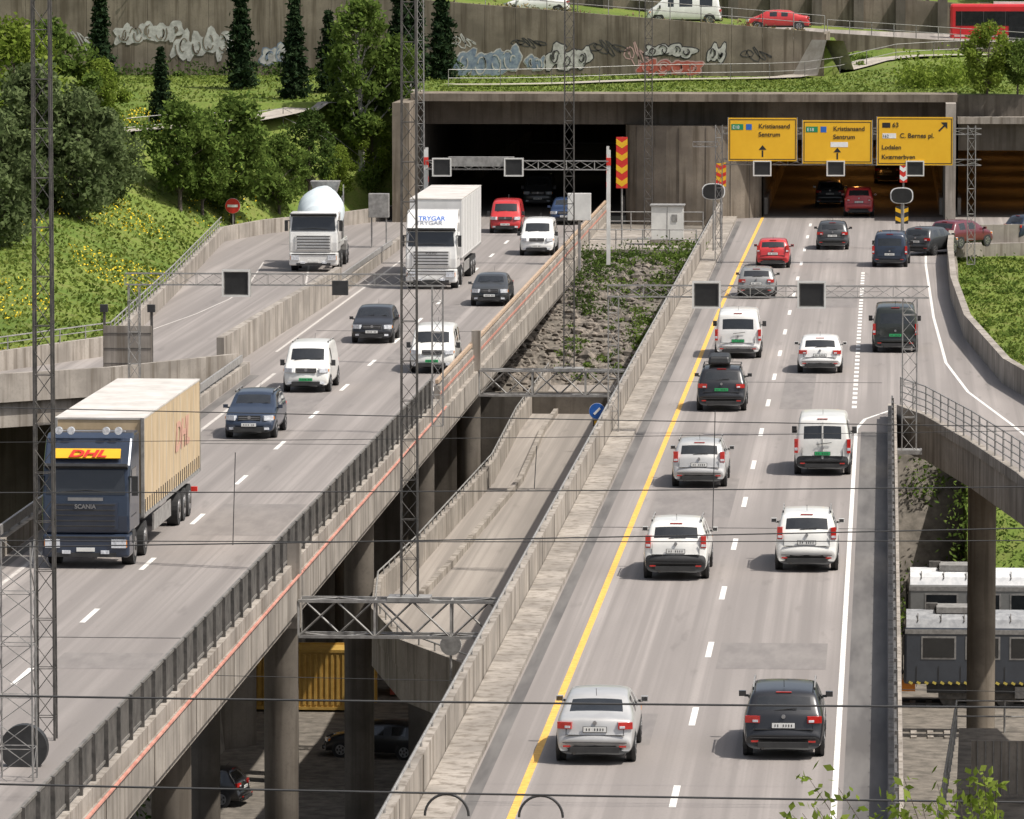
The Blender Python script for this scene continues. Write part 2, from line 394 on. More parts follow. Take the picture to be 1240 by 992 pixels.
for y in (180,205,232,258):
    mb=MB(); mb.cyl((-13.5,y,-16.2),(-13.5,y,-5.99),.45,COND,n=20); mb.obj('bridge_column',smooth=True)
def stripes(name,items,mat,z=.006):
    mb=MB()
    for pts,w in items:
        n=len(pts); vs=[]
        for i in range(n):
            a=Vector(pts[max(i-1,0)]);b=Vector(pts[min(i+1,n-1)]); t=(b-a).normalized(); nn=Vector((-t.y,t.x))*w/2; p=Vector(pts[i])
            vs+=[(p.x+nn.x,p.y+nn.y,z),(p.x-nn.x,p.y-nn.y,z)]
        mb.add(vs,[(2*i,2*i+1,2*i+3,2*i+2) for i in range(n-1)],mat)
    return mb.obj(name)
it=[]
for k in range(-8,19): it.append(([(-4.36,119.1+12*k),(-4.36,122.1+12*k)],.15))
for k in range(-10,17): it.append(([(-20.9,149+12*k),(-20.9,152+12*k)],.15))
it.append(([(-1.0,20),(-1.0,206),(-.7,210),(.2,213.6),(1.6,213.2)],.13))
for k in range(40): it.append(([(-1.12,214.5+2*k),(-1.12,215.6+2*k)],.18))
it.append(([(6.2,190),(4.6,208),(3.2,222),(2.5,236),(2.2,262),(2.1,300),(2.3,330)],.12))
it.append(([(-17.4,20),(-17.4,344)],.12))
stripes('road_markings',it,WHITE)
it=[([(-24.3,20),(-24.3,229)],.14),([(-25.4,240),(-25.3,345)],.12),([(-27.3,232),(-27.6,262),(-28.2,280),(-30,300)],.1),([(-33,240),(-32.2,252),(-31.4,262),(-31.0,272),(-31.2,282),(-32.4,300)],.08)]
stripes('road_markings',it,WORN)
stripes('centre_line_marking',[([(-7.62,20),(-7.62,262),(-7.5,300),(-7.3,345)],.17)],YELP)
mb=MB()
for y in (173,226,279): mb.box(-4.6,y,.004,9,.12,.010,DSTEEL)
for y in (146,199,252): mb.box(-20.9,y,.004,8,.12,.010,DSTEEL)
mb.obj('expansion_joint')
# ------------------------------------------------------------------ tunnel portal
por=empty('tunnel_portal',(0,0,0))
mb=MB()
def wallx(x0,x1,z0,z1,y0,y1,m): mb.box((x0+x1)/2,(y0+y1)/2,(z0+z1)/2,x1-x0,y1-y0,z1-z0,m)
wallx(-28.2,4.2,6.95,7.4,342.6,346.6,CONW)
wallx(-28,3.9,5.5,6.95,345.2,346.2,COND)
wallx(-28.9,-27.9,-.5,7.0,338,346.4,CONW)
wallx(3.5,4.1,-.5,6.95,340,346.3,CON)
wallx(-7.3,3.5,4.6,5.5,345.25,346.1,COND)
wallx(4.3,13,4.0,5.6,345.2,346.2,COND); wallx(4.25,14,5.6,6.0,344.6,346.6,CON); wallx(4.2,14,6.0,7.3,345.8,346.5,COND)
arc=[(-15.5,356),(-15.5,349)]
for i in range(17):
    a=math.pi*(1-i/16); arc.append((-11.45+4.05*math.cos(a),345.0-2.2*math.sin(a)))
arc+=[(-7.4,349),(-7.4,356)]
mb.prism(arc,-.4,5.5,CONW,CONW)
for i in range(3,16,2):
    a=math.pi*(1-i/16); mb.box(-11.45+4.06*math.cos(a),345.0-2.2*math.sin(a)-.01,2.7,.03,.03,5.4,COND)
mb.obj('portal_structure',parent=por)
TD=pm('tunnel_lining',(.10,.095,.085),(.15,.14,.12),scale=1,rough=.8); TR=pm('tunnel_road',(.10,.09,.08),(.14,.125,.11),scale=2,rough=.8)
ORL=pm('sodium_lamp',(1,.42,.10),(1,.46,.12),emit=16); WHL=pm('tunnel_lamp',(1,.85,.6),emit=3)
mb=MB()
for (x0,x1,zt) in ((-27.7,-15.6,5.5),(-7.3,3.45,4.6),(4.3,13,4.0)):
    y0,y1=346.3,450
    mb.quad([(x0,345.4,-.004),(x1,345.4,-.004),(x1,y1,-.004),(x0,y1,-.004)],TR)
    mb.quad([(x0,y0,zt),(x0,y1,zt),(x1,y1,zt),(x1,y0,zt)],TD)
    mb.quad([(x0,y0,0),(x0,y1,0),(x0,y1,zt),(x0,y0,zt)],TD); mb.quad([(x1,y0,0),(x1,y0,zt),(x1,y1,zt),(x1,y1,0)],TD)
    mb.quad([(x0,y1,0),(x1,y1,0),(x1,y1,zt),(x0,y1,zt)],COND)
    for y in range(362,445,16):
        q=.5
        if x0>-20: mb.box(x0+(x1-x0)*q,y,zt-.15,.35,3.0 if x0<0 else 2.0,.1,ORL)
        elif y>385: mb.box(x0+(x1-x0)*q,y,zt-.15,.3,1.0,.1,WHL)
    mb.box(x0+.12,398,.5,.2,100,1.0,CON); mb.box(x1-.12,398,.5,.2,100,1.0,CON)
mb.obj('tunnel_interior',parent=por)
mb=MB(); mb.box(-13.1,322,-.15,6.3,20,.3,CON); mb.obj('median_platform')
cab=empty('utility_cabinet',G(808,297,0))
mb=MB(); mb.box(0,.5,1.2,1.75,1.3,1.9,P['offwhite']); mb.box(0,.5,.15,1.9,1.45,.3,CON); mb.box(0,.5,2.18,1.9,1.45,.08,STEEL)
mb.box(0,-.16,1.2,.02,.02,1.8,DSTEEL); mb.box(.4,-.17,1.5,.3,.03,.4,STEEL); mb.obj('cabinet',parent=cab,bevel=.02)
def railing(name,pts,hh=1.1,mat=STEEL,step=2.,bars=(.55,1.08),r=.03):
    mb=MB(); pts=[Vector(p) for p in pts]
    for a,b in zip(pts[:-1],pts[1:]):
        for z in bars: mb.cyl(a+Vector((0,0,z)),b+Vector((0,0,z)),r,mat,n=5)
        k=max(1,int((b-a).length/step))
        for i in range(k+1): q=a.lerp(b,i/k); mb.cyl(q,q+Vector((0,0,hh)),r*1.2,mat,n=5)
    return mb.obj(name)
railing('platform_railing',[(-16,312.2,0),(-10.2,312.2,0)],step=1.2)
railing('platform_railing',[(-15.9,330,0),(-10.4,330,0)],step=1.2)
mb=MB()
ico=[(0,0,1),(.89,0,.45),(.28,.85,.45),(-.72,.53,.45),(-.72,-.53,.45),(.28,-.85,.45),(.72,.53,-.45),(-.28,.85,-.45),(-.89,0,-.45),(-.28,-.85,-.45),(.72,-.53,-.45),(0,0,-1)]
icf=[(0,1,2),(0,2,3),(0,3,4),(0,4,5),(0,5,1),(1,6,2),(2,7,3),(3,8,4),(4,9,5),(5,10,1),(2,6,7),(3,7,8),(4,8,9),(5,9,10),(1,10,6),(11,7,6),(11,8,7),(11,9,8),(11,10,9),(11,6,10)]
for i in range(2200):
    y=random.uniform(281,311); x=random.uniform(-20,-10); z=hgt(x,y); s=random.uniform(.08,.3)*(1 if random.random()<.85 else 1.9)
    mb.add([(x+a*s*random.uniform(.6,1.3),y+b*s*random.uniform(.6,1.3),z+c*s*random.uniform(.4,1.)) for a,b,c in ico],icf,ROCK)
mb.obj('rubble_slope')
# ------------------------------------------------------------------ upper wall, roads, paths
mb=MB()
for x in range(-62,-4,2):
    z0,z1=roadz(x)+.7,roadz(x+2)+.7
    vs=[(x,374.8,6.5),(x+1.98,374.8,6.5),(x+1.98,375.5,6.5),(x,375.5,6.5),(x,374.8,z0),(x+1.98,374.8,z1),(x+1.98,375.5,z1),(x,375.5,z0)]
    mb.add(vs,[(0,1,5,4),(1,2,6,5),(2,3,7,6),(3,0,4,7),(4,5,6,7),(0,3,2,1)],CONW)
gw=mb.obj('graffiti_wall')
mb=MB(); mb.ribbon([(-4,393,0),(14,393,-1.15)],.5,7.5,9.9,CONW); mb.ribbon([(-4.1,375.6,0),(-3.95,384,0),(-4,392.7,-.3)],.4,7,10.2,CONW); mb.obj('retaining_wall')
railing('road_railing',[(x,375.3,roadz(x)+.7) for x in range(-60,-3,4)],step=2,r=.025)
railing('road_railing',[(x,393,9.9-.064*(x+4)) for x in range(-4,15,3)],step=1.5,r=.025,hh=.9,bars=(.45,.88))
mb=MB()
for x0,x1 in ((-80,-4),(-4,30)):
    mb.quad([(x0,377.2 if x1<0 else 394.5,roadz(x0)+.06),(x1,377.2 if x1<0 else 394.5,roadz(x1)+.06),(x1,413,roadz(x1)+.06),(x0,413,roadz(x0)+.06)],ASM)
mb.obj('upper_road')
mb=MB(); mb.ribbon([(x,417,roadz(x)) for x in range(-60,32,6)],.4,0,2.6,CONW); 
for x in range(-20,30,3): mb.box(x,416.4,roadz(x)+1.4,.7,.7,2.8,COND)
arw=mb.obj('arcade_wall')
PATHS=[]
def path(name,pp,w,mat):
    P3=[Vector((p[0],p[1])) for p in pp]; dense=[]
    for a,b in zip(P3[:-1],P3[1:]):
        k=max(1,int((b-a).length/.8)); dense+=[a.lerp(b,i/k) for i in range(k)]
    dense.append(P3[-1]); mb=MB(); vs=[]
    for i,p in enumerate(dense):
        t=(dense[min(i+1,len(dense)-1)]-dense[max(i-1,0)]).normalized(); nn=Vector((-t.y,t.x))
        z=max(hgt(p.x,p.y),hgt(p.x+nn.x*w/2,p.y+nn.y*w/2),hgt(p.x-nn.x*w/2,p.y-nn.y*w/2))+.12
        for q in (-1,1): c=p+nn*q*w/2; vs.append((c.x,c.y,z))
        PATHS.append((p.x,p.y))
    mb.add(vs,[(2*i,2*i+1,2*i+3,2*i+2) for i in range(len(dense)-1)],mat); mb.obj(name)
    railing('path_railing',[(p.x,p.y-w/2-.25,hgt(p.x,p.y-w/2-.25)) for p in dense[::4]],step=2.4,r=.022)
PATH=pm('path_surface',(.30,.265,.22),(.40,.36,.31),scale=2,rough=.9)
lp_=[on_ground(*q) for q in ((120,166),(200,160),(280,152),(360,143),(440,132),(500,121))]
path('footpath',[(q.x,q.y) for q in lp_],2.2,PATH)
path('footpath',[(-27,358),(-20,361.5),(-13,366.5),(-8,371),(-3,376.5),(0,382),(5,386.5),(14,388)],2.2,PATH)
GW=pm('graffiti_white',(.32,.31,.29),(.52,.51,.48),scale=3,rough=.9); GBl=pm('graffiti_blue',(.13,.17,.24),(.26,.31,.36),scale=3,rough=.9); GRr=pm('graffiti_red',(.34,.07,.05),(.45,.13,.09),scale=3,rough=.9); GK=pm('graffiti_black',(.03,.03,.03),(.07,.065,.06),rough=.9); GPk=pm('graffiti_pink',(.4,.25,.24),(.5,.33,.3),rough=.9)
gm=MB(); gr_=random.Random(3)
def stroke(pts,w,y,mat):
    vs=[]
    for i,p in enumerate(pts):
        a=Vector(pts[max(i-1,0)]);b=Vector(pts[min(i+1,len(pts)-1)]); t=(b-a).normalized(); n=Vector((-t.y,t.x))*w/2
        vs+=[(p[0]+n.x,y,p[1]+n.y),(p[0]-n.x,y,p[1]-n.y)]
    gm.add(vs,[(2*i,2*i+1,2*i+3,2*i+2) for i in range(len(pts)-1)],mat)
def tag(px,py,wd,ht,fill,outl,n,Y=374.8):
    c=AY(px,py,Y)
    for k in range(n):
        cx=c.x+(k-(n-1)/2)*wd/n; cz=c.z+gr_.uniform(-.12,.12)*ht; rx=wd/n*.68; rz=ht/2; ph=gr_.uniform(0,6); e1=gr_.uniform(.12,.3); e2=gr_.uniform(.08,.22); m1=gr_.choice((2,3,4))
        def blob(s,y,mat):
            vs=[(cx,y,cz)]
            for i in range(22):
                a=2*math.pi*i/22; r=1+e1*math.sin(m1*a+ph)+e2*math.sin(5*a+ph*2)
                vs.append((cx+math.cos(a)*(rx*r+s)+.25*math.sin(a)*rz,y,cz+math.sin(a)*(rz*r*.85+s)))
            gm.add(vs,[(0,1+i,1+(i+1)%22) for i in range(22)],mat)
        blob(.09,Y-.010-.002*k,outl); blob(0,Y-.03-.002*k,fill)
        for q in range(3):
            a0=gr_.uniform(0,6); r0=gr_.uniform(.2,.55); ox=gr_.uniform(-.3,.3)*rx
            stroke([(cx+ox+math.cos(a0+t*.35)*rx*r0,cz+math.sin(a0+t*.35)*rz*r0*1.3) for t in range(gr_.randint(5,11))],.08,Y-.05-.002*k,outl)
def scrawl(px,py,wd,ht,mat,n=4,Y=374.8):
    c=AY(px,py,Y); pts=[]
    for i in range(n*8): t=i/(n*8-1); pts.append((c.x-wd/2+wd*t+.18*wd*math.sin(t*n*7+1),c.z+ht/2*math.sin(t*n*6.3)*(1-.5*math.sin(t*9))))
    stroke(pts,.08,Y-.01,mat)
tag(180,40,4.2,1.5,GW,CONW,5); tag(245,55,3.6,2.0,GW,CONW,4); tag(332,68,1.5,1.3,GW,GBl,2); tag(590,74,4.0,1.9,GBl,GW,4); tag(688,70,2.6,1.7,GW,GK,3); tag(648,76,1.0,1.0,GBl,GW,2)
tag(812,82,3.8,1.0,GRr,GPk,4); tag(812,62,3.0,.8,GW,GK,4); tag(868,66,1.0,1.3,GW,GK,2); scrawl(505,55,1.6,.9,GK); scrawl(735,58,2.2,.8,GK,5); scrawl(770,66,1.4,1.2,GPk,4); scrawl(915,66,1.8,.7,GK,4); scrawl(560,50,1.5,.7,GW,4); scrawl(95,50,2.4,1.0,GW,5); scrawl(640,52,2,.5,GK,5)
o=gm.obj('graffiti_paint'); o.parent=gw
# ------------------------------------------------------------------ vehicles
PROF={
'hatch':(4.3,1.46,.93,.12,[(.03,.40),(0,.55),(.07,.63),(.10,.80),(.15,.95),(.19,1.0),(.48,1.36),(.60,1.43),(1.45,1.46),(1.55,1.46),(2.35,1.43),(2.50,1.40),(3.14,1.04),(3.25,.99),(3.8,.88),(4.08,.77),(4.24,.60),(4.3,.40)],'bbbbbwbspspwbbbbb'),
'sedan':(4.5,1.42,.94,.15,[(.03,.40),(0,.56),(.07,.65),(.1,.82),(.14,.97),(.22,1.02),(.72,1.05),(1.30,1.34),(1.5,1.39),(2.1,1.42),(2.2,1.42),(2.9,1.39),(3.04,1.36),(3.68,1.0),(3.8,.96),(4.2,.86),(4.4,.72),(4.48,.58),(4.5,.40)],'bbbbbbwbspspwbbbbb'),
'van':(4.9,1.95,1.10,.09,[(.03,.40),(0,.53),(.05,.60),(.06,1.0),(.08,1.14),(.17,1.70),(.24,1.84),(.38,1.92),(1.6,1.96),(1.7,1.96),(2.9,1.95),(3.0,1.94),(3.5,1.88),(3.66,1.82),(4.3,1.22),(4.45,1.12),(4.78,.92),(4.88,.62),(4.9,.40)],'bbbbwbbspspspwbbbb')}
vn=[0]
def vehicle(name,kind,loc,heading,pnt,L=None,W=1.78,Ht=None,lights='h',rails=False,rbox=False,panel=False,green=False,split=False,lowblack=False):
    Lp,Hp,belt,tum,st,seg=PROF[kind]; L=L or Lp; Ht=Ht or Hp; ky=L/Lp; kz=Ht/Hp
    vn[0]+=1; vr=random.Random(vn[0]*17)
    root=empty(name,loc,heading+vr.uniform(-.008,.008)); zb=.22
    mb=MB(); rings=[]
    def bow(x,y):
        q=(x/(W/2))**2
        return .13*q*max(0,1-y/.9)-.22*q*max(0,1-(L-y)/1.3)
    for (y,zt) in st:
        y*=ky; zt*=kz; bl=belt*kz
        e=max(0,min(y,L-y)); w=W/2*(.90+.10*min(1,(e/.45))**.5)
        rf=Ht
        if zt<=bl: z4=zt-.07;x4=w*.975;x5=w*.90;z5=zt-.018;x6=w*.82;z6=zt;z7=zt+.015
        else:
            t=min(1,(zt-bl)/(rf-bl-.02)); z4=bl-.07*(1-min(1,t*3)); x4=w*.975; x5=w*(.91-tum*t+(.02 if kind=='van' else 0)*t); z5=zt-.018-.055*t; x6=x5-.055; z6=zt-.008; z7=zt+.02
        z2=zb+.09; z3=z2*.35+z4*.65
        half=[(0,zb),(.84*w,zb),(.965*w,z2),(w,z3),(x4,z4),(x5,z5),(x6,z6),(0,z7)]
        full=half+[(-x,z) for x,z in half[-2:0:-1]]
        rings.append([(x,y+bow(x,y),z) for x,z in full])
    n=14
    for r in rings: mb.v+=r
    for i in range(len(rings)-1):
        for j in range(n):
            k=(j+1)%n; row=j if j<7 else 13-j; sg=seg[i]
            m=pnt
            if row<=1: m=PLA
            elif lowblack and i<2: m=PLA
            elif row==4 and sg=='s' and not (panel and st[i][0]<2.6): m=GLASS
            elif row==6 and sg=='w': m=GLASS
            mb.f.append([i*n+j,i*n+k,(i+1)*n+k,(i+1)*n+j]); mb.m.append(mb.mi(m))
    mb.f.append(list(range(n))[::-1]); mb.m.append(mb.mi(PLA)); o=(len(rings)-1)*n; mb.f.append([o+i for i in range(n)]); mb.m.append(mb.mi(PLA))
    mb.obj('body',parent=root,smooth=True,sub=2 if loc[1]<260 else 1,ang=180)
    def yr(z): 
        pts=[(q[1]*kz,q[0]*ky) for q in st[:8]]; return float(np.interp(z,[p[0] for p in pts],[p[1] for p in pts]))
    def yf(z):
        pts=sorted([(q[1]*kz,q[0]*ky) for q in st[-6:]]); return float(np.interp(z,[p[0] for p in pts],[p[1] for p in pts]))
    d=MB()
    wr=.32 if Ht<1.6 else .345
    for y in (.80*ky,L-.86*ky):
        for s in (-1,1):
            x=s*W/2
            d.cyl((x*.76,y,wr),(x*.995,y,wr),wr,RUB,n=22); d.cyl((x*.98,y,wr),(x*1.0,y,wr),wr*.66,RIM,n=16)
            d.cyl((x*.985,y,wr),(x*1.006,y,wr),wr*.16,DSTEEL,n=8)
            for a in range(5):
                an=a*2*math.pi/5; d.box(x*1.003,y+math.cos(an)*wr*.42,wr+math.sin(an)*wr*.42,.008,.07,.09,PLA)
            d.cyl((x*.9,y,wr+.03),(x*.985,y,wr+.03),wr*1.17,PLA,n=22)
    ym=(3.05 if kind!='van' else 3.95)*ky*(1 if kind!='sedan' else 1.13); zm=(belt+.07)*kz
    for s in (-1,1):
        d.box(s*(W/2+.075),ym,zm,.16,.11,.12 if kind!='van' else .22,pnt if kind!='van' else PLA); d.box(s*(W/2+.075),ym-.058,zm,.13,.006,.09,GLASS); d.box(s*(W/2-.03),ym,zm-.05,.12,.06,.05,PLA)
    zl=.86*kz if kind!='van' else .95
    def on_r(x,z,sx,sz,m,th=.05,off=0): 
        d.box(x,yr(z)+bow(x,yr(z))-off,z,sx,th,sz,m,rz=math.atan(.26*x/(W/2)**2))
    sc_=W/1.78
    if lights=='h':
        for s in (-1,1): on_r(s*.67*sc_,zl,.32,.15,TAIL,.10); on_r(s*.60*sc_,zl-.03,.12,.05,HEAD,.11,.005)
    elif lights=='v':
        for s in (-1,1):
            d.box(s*.745*sc_,yr(zl+.1)+.1,zl+.12,.15,.16,.34,TAIL,rz=s*.12)
            d.box(s*.745*sc_,yr(zl+.1)+.09,zl+.02,.12,.16,.07,HEAD,rz=s*.12)
    elif lights=='pillar':
        for s in (-1,1): d.box(s*.82*sc_,yr(1.05)+.10,.98*kz,.12,.14,.46*kz,TAIL,rz=s*.1); d.box(s*.82*sc_,yr(1.05)+.095,.88*kz,.1,.14,.09,HEAD,rz=s*.1)
    zp=.74*kz if kind!='sedan' else .78
    d.box(0,yr(zp)-.004,zp,.53,.02,.13,PLA); d.box(0,yr(zp)-.018,zp,.50,.012,.11,PLG if green else PLT)
    for i in range(7):
        if i!=2: d.box(-.18+i*.06,yr(zp)-.026,zp,.022,.004,.055,BLK)
    d.box(0,-.012,.35,W*.62,.05,.12,PLA); d.box(0,.0,.5,W*.8,.03,.018,PLA)
    for s in (-1,1): d.box(s*.62*sc_,.01,.42,.16,.03,.04,TAIL)
    d.cyl((-.45,-.02,.27),(-.45,.2,.27),.035,DSTEEL,n=8)
    d.box(0,yr(.66*kz)+.02,.655*kz,W*.74,.04,.012,PLA)
    d.cyl((0,yr(.90*kz)-.03,.925*kz),(0,yr(.90*kz)+.02,.925*kz),.045,RIM,n=14)
    if kind!='sedan': 
        d.box(0,yr(Ht*.955)-.005,Ht*.958,.34,.05,.022,TAIL)
        d.box(.05,yr(1.08*kz)-.015,1.07*kz,.5,.02,.02,PLA,ry=-.12)
        if split: d.box(0,yr(1.4)-.015,1.15,.05,.03,1.25,pnt,rx=-.08); d.box(0,yr(1.1)-.03,.95,.012,.02,.9,PLA)
    for s in (-1,1): d.box(s*W*.36,yr(.80*kz)+bow(W*.36,.1)-.012,.80*kz,.010,.03,.26*kz,PLA)
    zh=.70*kz if kind!='van' else .86
    for s in (-1,1):
        x=s*.64*sc_; y=yf(zh)+bow(x,yf(zh)); d.box(x,y-.02,zh,.36,.16,.17,HEAD,rz=-s*.5); d.box(s*.6*sc_,L-.12,.38,.18,.1,.08,HEAD,rz=-s*.3)
        d.box(s*.80*sc_,y-.14,zh,.08,.12,.1,AMB,rz=-s*.5)
    d.box(0,yf(zh)-.0,zh,.80,.06,.17,PLA); d.box(0,yf(zh)+.034,zh+.02,.74,.01,.02,RIM); d.box(0,yf(zh)+.034,zh-.04,.74,.01,.015,RIM); d.cyl((0,yf(zh)+.02,zh+.02),(0,yf(zh)+.05,zh+.02),.06,RIM,n=12)
    d.box(0,L-.03,.36,W*.6,.08,.15,PLA); d.box(0,L+.015,.52,.52,.02,.11,PLG if green else PLT)
    for i in range(7):
        if i!=2: d.box(-.18+i*.06,L+.027,.52,.022,.004,.055,BLK)
    yc=(3.14 if kind=='hatch' else 3.68 if kind=='sedan' else 4.3)*ky
    for s in (-.3,.25): d.box(s,yc-.10,1.09*kz if kind!='van' else 1.33*kz,.5,.02,.02,PLA,ry=.15)
    if rails or rbox:
        for s in (-1,1):
            d.box(s*W*.375,L*.38,Ht+.01,.03,L*.42,.03,PLA if rbox else STEEL)
            for q in (.18,.38,.58): d.box(s*W*.375,L*q,Ht-.02,.04,.1,.06,PLA)
        if rbox:
            for q in (.27,.5): d.box(0,L*q,Ht+.05,W*.76,.05,.02,DSTEEL)
    if rbox:
        bb=MB(); bb.box(-.1,L*.40,Ht+.22,.85,2.1,.30,BLK,tx=.86,ty=.92); bb.obj('roof_box',parent=root,bevel=.08)
    d.cyl((0,L*.2,Ht),(0,L*.16,Ht+.18),.008,PLA,n=4)
    d.obj('fittings',parent=root,bevel=.008 if loc[1]<240 else 0)
    return root
def away(name,kind,px,py,p,**k):
    g=G(px,py); return vehicle(name,kind,(g.x,g.y-.75,0),k.pop('rot',0.),P[p],**k)
def toward(name,kind,px,py,p,**k):
    g=G(px,py); L=k.get('L') or PROF[kind][0]; return vehicle(name,kind,(g.x,g.y-.8+L,0),math.pi+k.pop('rot',0.),P[p],**k)
away('sedan_car','sedan',722,921,'silver',W=1.75,Ht=1.42,L=4.47)
away('estate_car','hatch',949,915,'black',W=1.8,Ht=1.5,L=4.7,lights='h',rails=True)
away('suv_car','hatch',819,700,'offwhite',W=1.82,Ht=1.62,L=4.6,lights='v',rails=True,lowblack=True)
away('minivan_car','hatch',977,690,'offwhite',W=1.78,Ht=1.66,L=4.6,lights='v',rails=True)
away('estate_car','hatch',847,589,'silver',W=1.77,Ht=1.5,L=4.6,lights='v',rails=True)
away('passenger_van','van',996,574,'offwhite',W=1.86,Ht=1.95,lights='pillar',split=True,green=True,lowblack=True)
away('suv_car','hatch',874,497,'black',W=1.84,Ht=1.62,L=4.7,rbox=True,green=True)
away('hatchback_car','hatch',993,451,'white',W=1.8,Ht=1.46)
away('passenger_van','van',894,433,'white',W=1.92,Ht=1.95,L=5.0,lights='pillar',green=True)
away('delivery_van','van',1084,426,'dkgreen',W=1.9,Ht=1.96,lights='pillar',panel=True,green=True)
away('estate_car','hatch',916,361,'grey',W=1.8,Ht=1.46,L=4.6)
away('hatchback_car','hatch',936,324,'red',W=1.75,Ht=1.48,L=4.1,lights='v')
away('suv_car','hatch',1008,302,'dkgrey',W=1.76,Ht=1.52,L=4.3)
away('minivan_car','van',1077,323,'dkblue',W=1.82,Ht=1.78,L=4.5,lights='pillar',rot=-.05)
away('hatchback_car','hatch',1107,309,'dkgrey',W=1.76,Ht=1.5,rot=-.4)
away('estate_car','hatch',1137,300,'maroon',W=1.8,Ht=1.5,rot=-.6)
away('hatchback_car','hatch',1222,292,'dkblue',W=1.8,Ht=1.5,rot=-1.0)
away('hatchback_car','hatch',1040,262,'red',W=1.8,Ht=1.75)
away('hatchback_car','hatch',1005,250,'dkgrey',W=1.8,Ht=1.6)
away('hatchback_car','hatch',1075,222,'dkgrey',W=1.8,Ht=1.6)
toward('estate_car','hatch',305,530,'dkblue',W=1.8,Ht=1.55,L=4.7,rails=True)
toward('delivery_van','van',373,474,'offwhite',W=1.82,Ht=1.84,L=4.5,panel=True,green=True,rails=True)
toward('hatchback_car','hatch',452,415,'black',W=1.8,Ht=1.5)
toward('passenger_van','van',524,451,'offwhite',W=1.84,Ht=1.82,L=4.6,green=True)
toward('hatchback_car','sedan',594,370,'dkgrey',W=1.8,Ht=1.46)
toward('passenger_van','van',651,309,'white',W=1.86,Ht=1.9,L=4.7)
toward('delivery_van','van',612,282,'red',W=1.82,Ht=1.85,L=4.5,panel=True)
toward('passenger_van','van',652,250,'dkgrey',W=1.86,Ht=1.95)
toward('estate_car','hatch',684,272,'blue',W=1.8,Ht=1.5)
def cross(name,kind,px,py,p,dirx,Y=397,**k):
    g=AY(px,py,Y); L=k.get('L') or PROF[kind][0]
    return vehicle(name,kind,(g.x-dirx*L/2,Y,roadz(g.x)+.06),-math.pi/2 if dirx>0 else math.pi/2,P[p],**k)
cross('sedan_car','sedan',650,12,'white',-1,Y=386)
cross('passenger_van','van',828,20,'white',-1,L=5.2,Ht=2.0,Y=392)
cross('sedan_car','sedan',942,30,'red',-1)
for px,py,rz in ((520,918,R(78)),(215,985,R(70)),(300,975,R(80))):
    g=G(px,py,-16); vehicle('parked_car','hatch',(g.x,g.y,-16),rz,P['black'],W=1.8,Ht=1.48,L=4.4)
# ---- trucks
def wheelset(d,ys,W,r=.5):
    for y in ys:
        for s in (-1,1):
            d.cyl((s*(W/2-.36),y,r),(s*(W/2-.02),y,r),r,RUB,n=24); d.cyl((s*(W/2-.1),y,r),(s*(W/2-.005),y,r),r*.58,RIM,n=18); d.cyl((s*(W/2-.06),y,r),(s*(W/2+.02),y,r),r*.22,DSTEEL,n=10)
def truck_cab(root,cm,low,Hc=3.75,bar=False,W=2.48):
    b=MB()
    b.xprism([(0.02,1.0),(0.0,1.5),(.06,2.05),(.30,2.92),(.48,3.15),(.85,Hc-.12),(1.25,Hc),(2.25,Hc),(2.25,1.0)] if Hc>3.3 else [(0.02,1.0),(0.0,1.5),(.06,2.0),(.26,2.78),(.5,Hc),(2.0,Hc+.02),(2.0,1.0)],-W/2,W/2,cm)
    b.box(0,.42,.66,W,.9,.66,low); b.obj('cab_body',parent=root,bevel=.07)
    d=MB()
    def fr(z): return float(np.interp(z,[1.0,1.5,2.05,2.92,3.15],[.02,0,.06,.30,.48]))
    d.add([(-W*.455,fr(2.1)-.02,2.1),(W*.455,fr(2.1)-.02,2.1),(W*.43,fr(2.78)-.03,2.78),(-W*.43,fr(2.78)-.03,2.78)],[(0,1,2,3)],GLASS)
    d.box(0,-.015,1.5,W*.74,.06,.75,low)
    for i in range(5): d.box(0,-.055,1.22+i*.15,W*.68,.03,.04,PLA)
    d.box(0,.14,2.90,W*.95,.34,.08,PLA,rx=-.3)
    for s in (-1,1):
        d.box(s*W*.38,-.05,.72,.42,.06,.24,HEAD); d.box(s*W*.455,-.03,.72,.1,.08,.2,AMB); d.box(s*.55,-.05,.48,.24,.05,.1,HEAD)
        d.box(s*(W/2+.15),.12,2.35,.17,.12,.55,PLA); d.box(s*(W/2+.07),.2,2.6,.2,.05,.05,PLA); d.box(s*(W/2+.15),.185,2.35,.13,.01,.45,GLASS)
        d.box(s*(W/2+.004),1.0,2.45,.012,.9,.65,GLASS); d.box(s*(W/2+.004),1.0,1.45,.012,1.0,.03,PLA); d.box(s*(W/2-.1),.9,.85,.22,.5,.35,PLA)
        d.box(s*.35,fr(2.2)-.035,2.2,.75,.015,.025,PLA,ry=s*.08)
    d.box(0,-.055,.55,.52,.02,.11,PLT); d.box(0,-.03,.9,W*.9,.05,.05,PLA)
    d.box(0,-.03,.40,W*.7,.05,.12,PLA)
    if bar:
        d.cyl((-W*.42,.78,Hc+.08),(W*.42,.78,Hc+.08),.03,RIM,n=6)
        for x in (-.85,-.5,.5,.85): d.cyl((x,.68,Hc+.1),(x,.8,Hc+.1),.11,HEAD,n=14)
    wheelset(d,[1.35],W)
    d.obj('cab_fittings',parent=root,bevel=.01)
TR1=pm('curtain_tan',(.44,.33,.20),(.58,.45,.29),scale=1.6,stretch=(1,1.4,.3),rough=.55); TRF=pm('trailer_roof',(.46,.43,.39),(.60,.57,.53),scale=1,rough=.6)
g=G(110,684); tr1=empty('articulated_lorry',(g.x,g.y-1.0,0))
truck_cab(tr1,P['dkblue'],P['dkblue'],3.75,True)
d=MB()
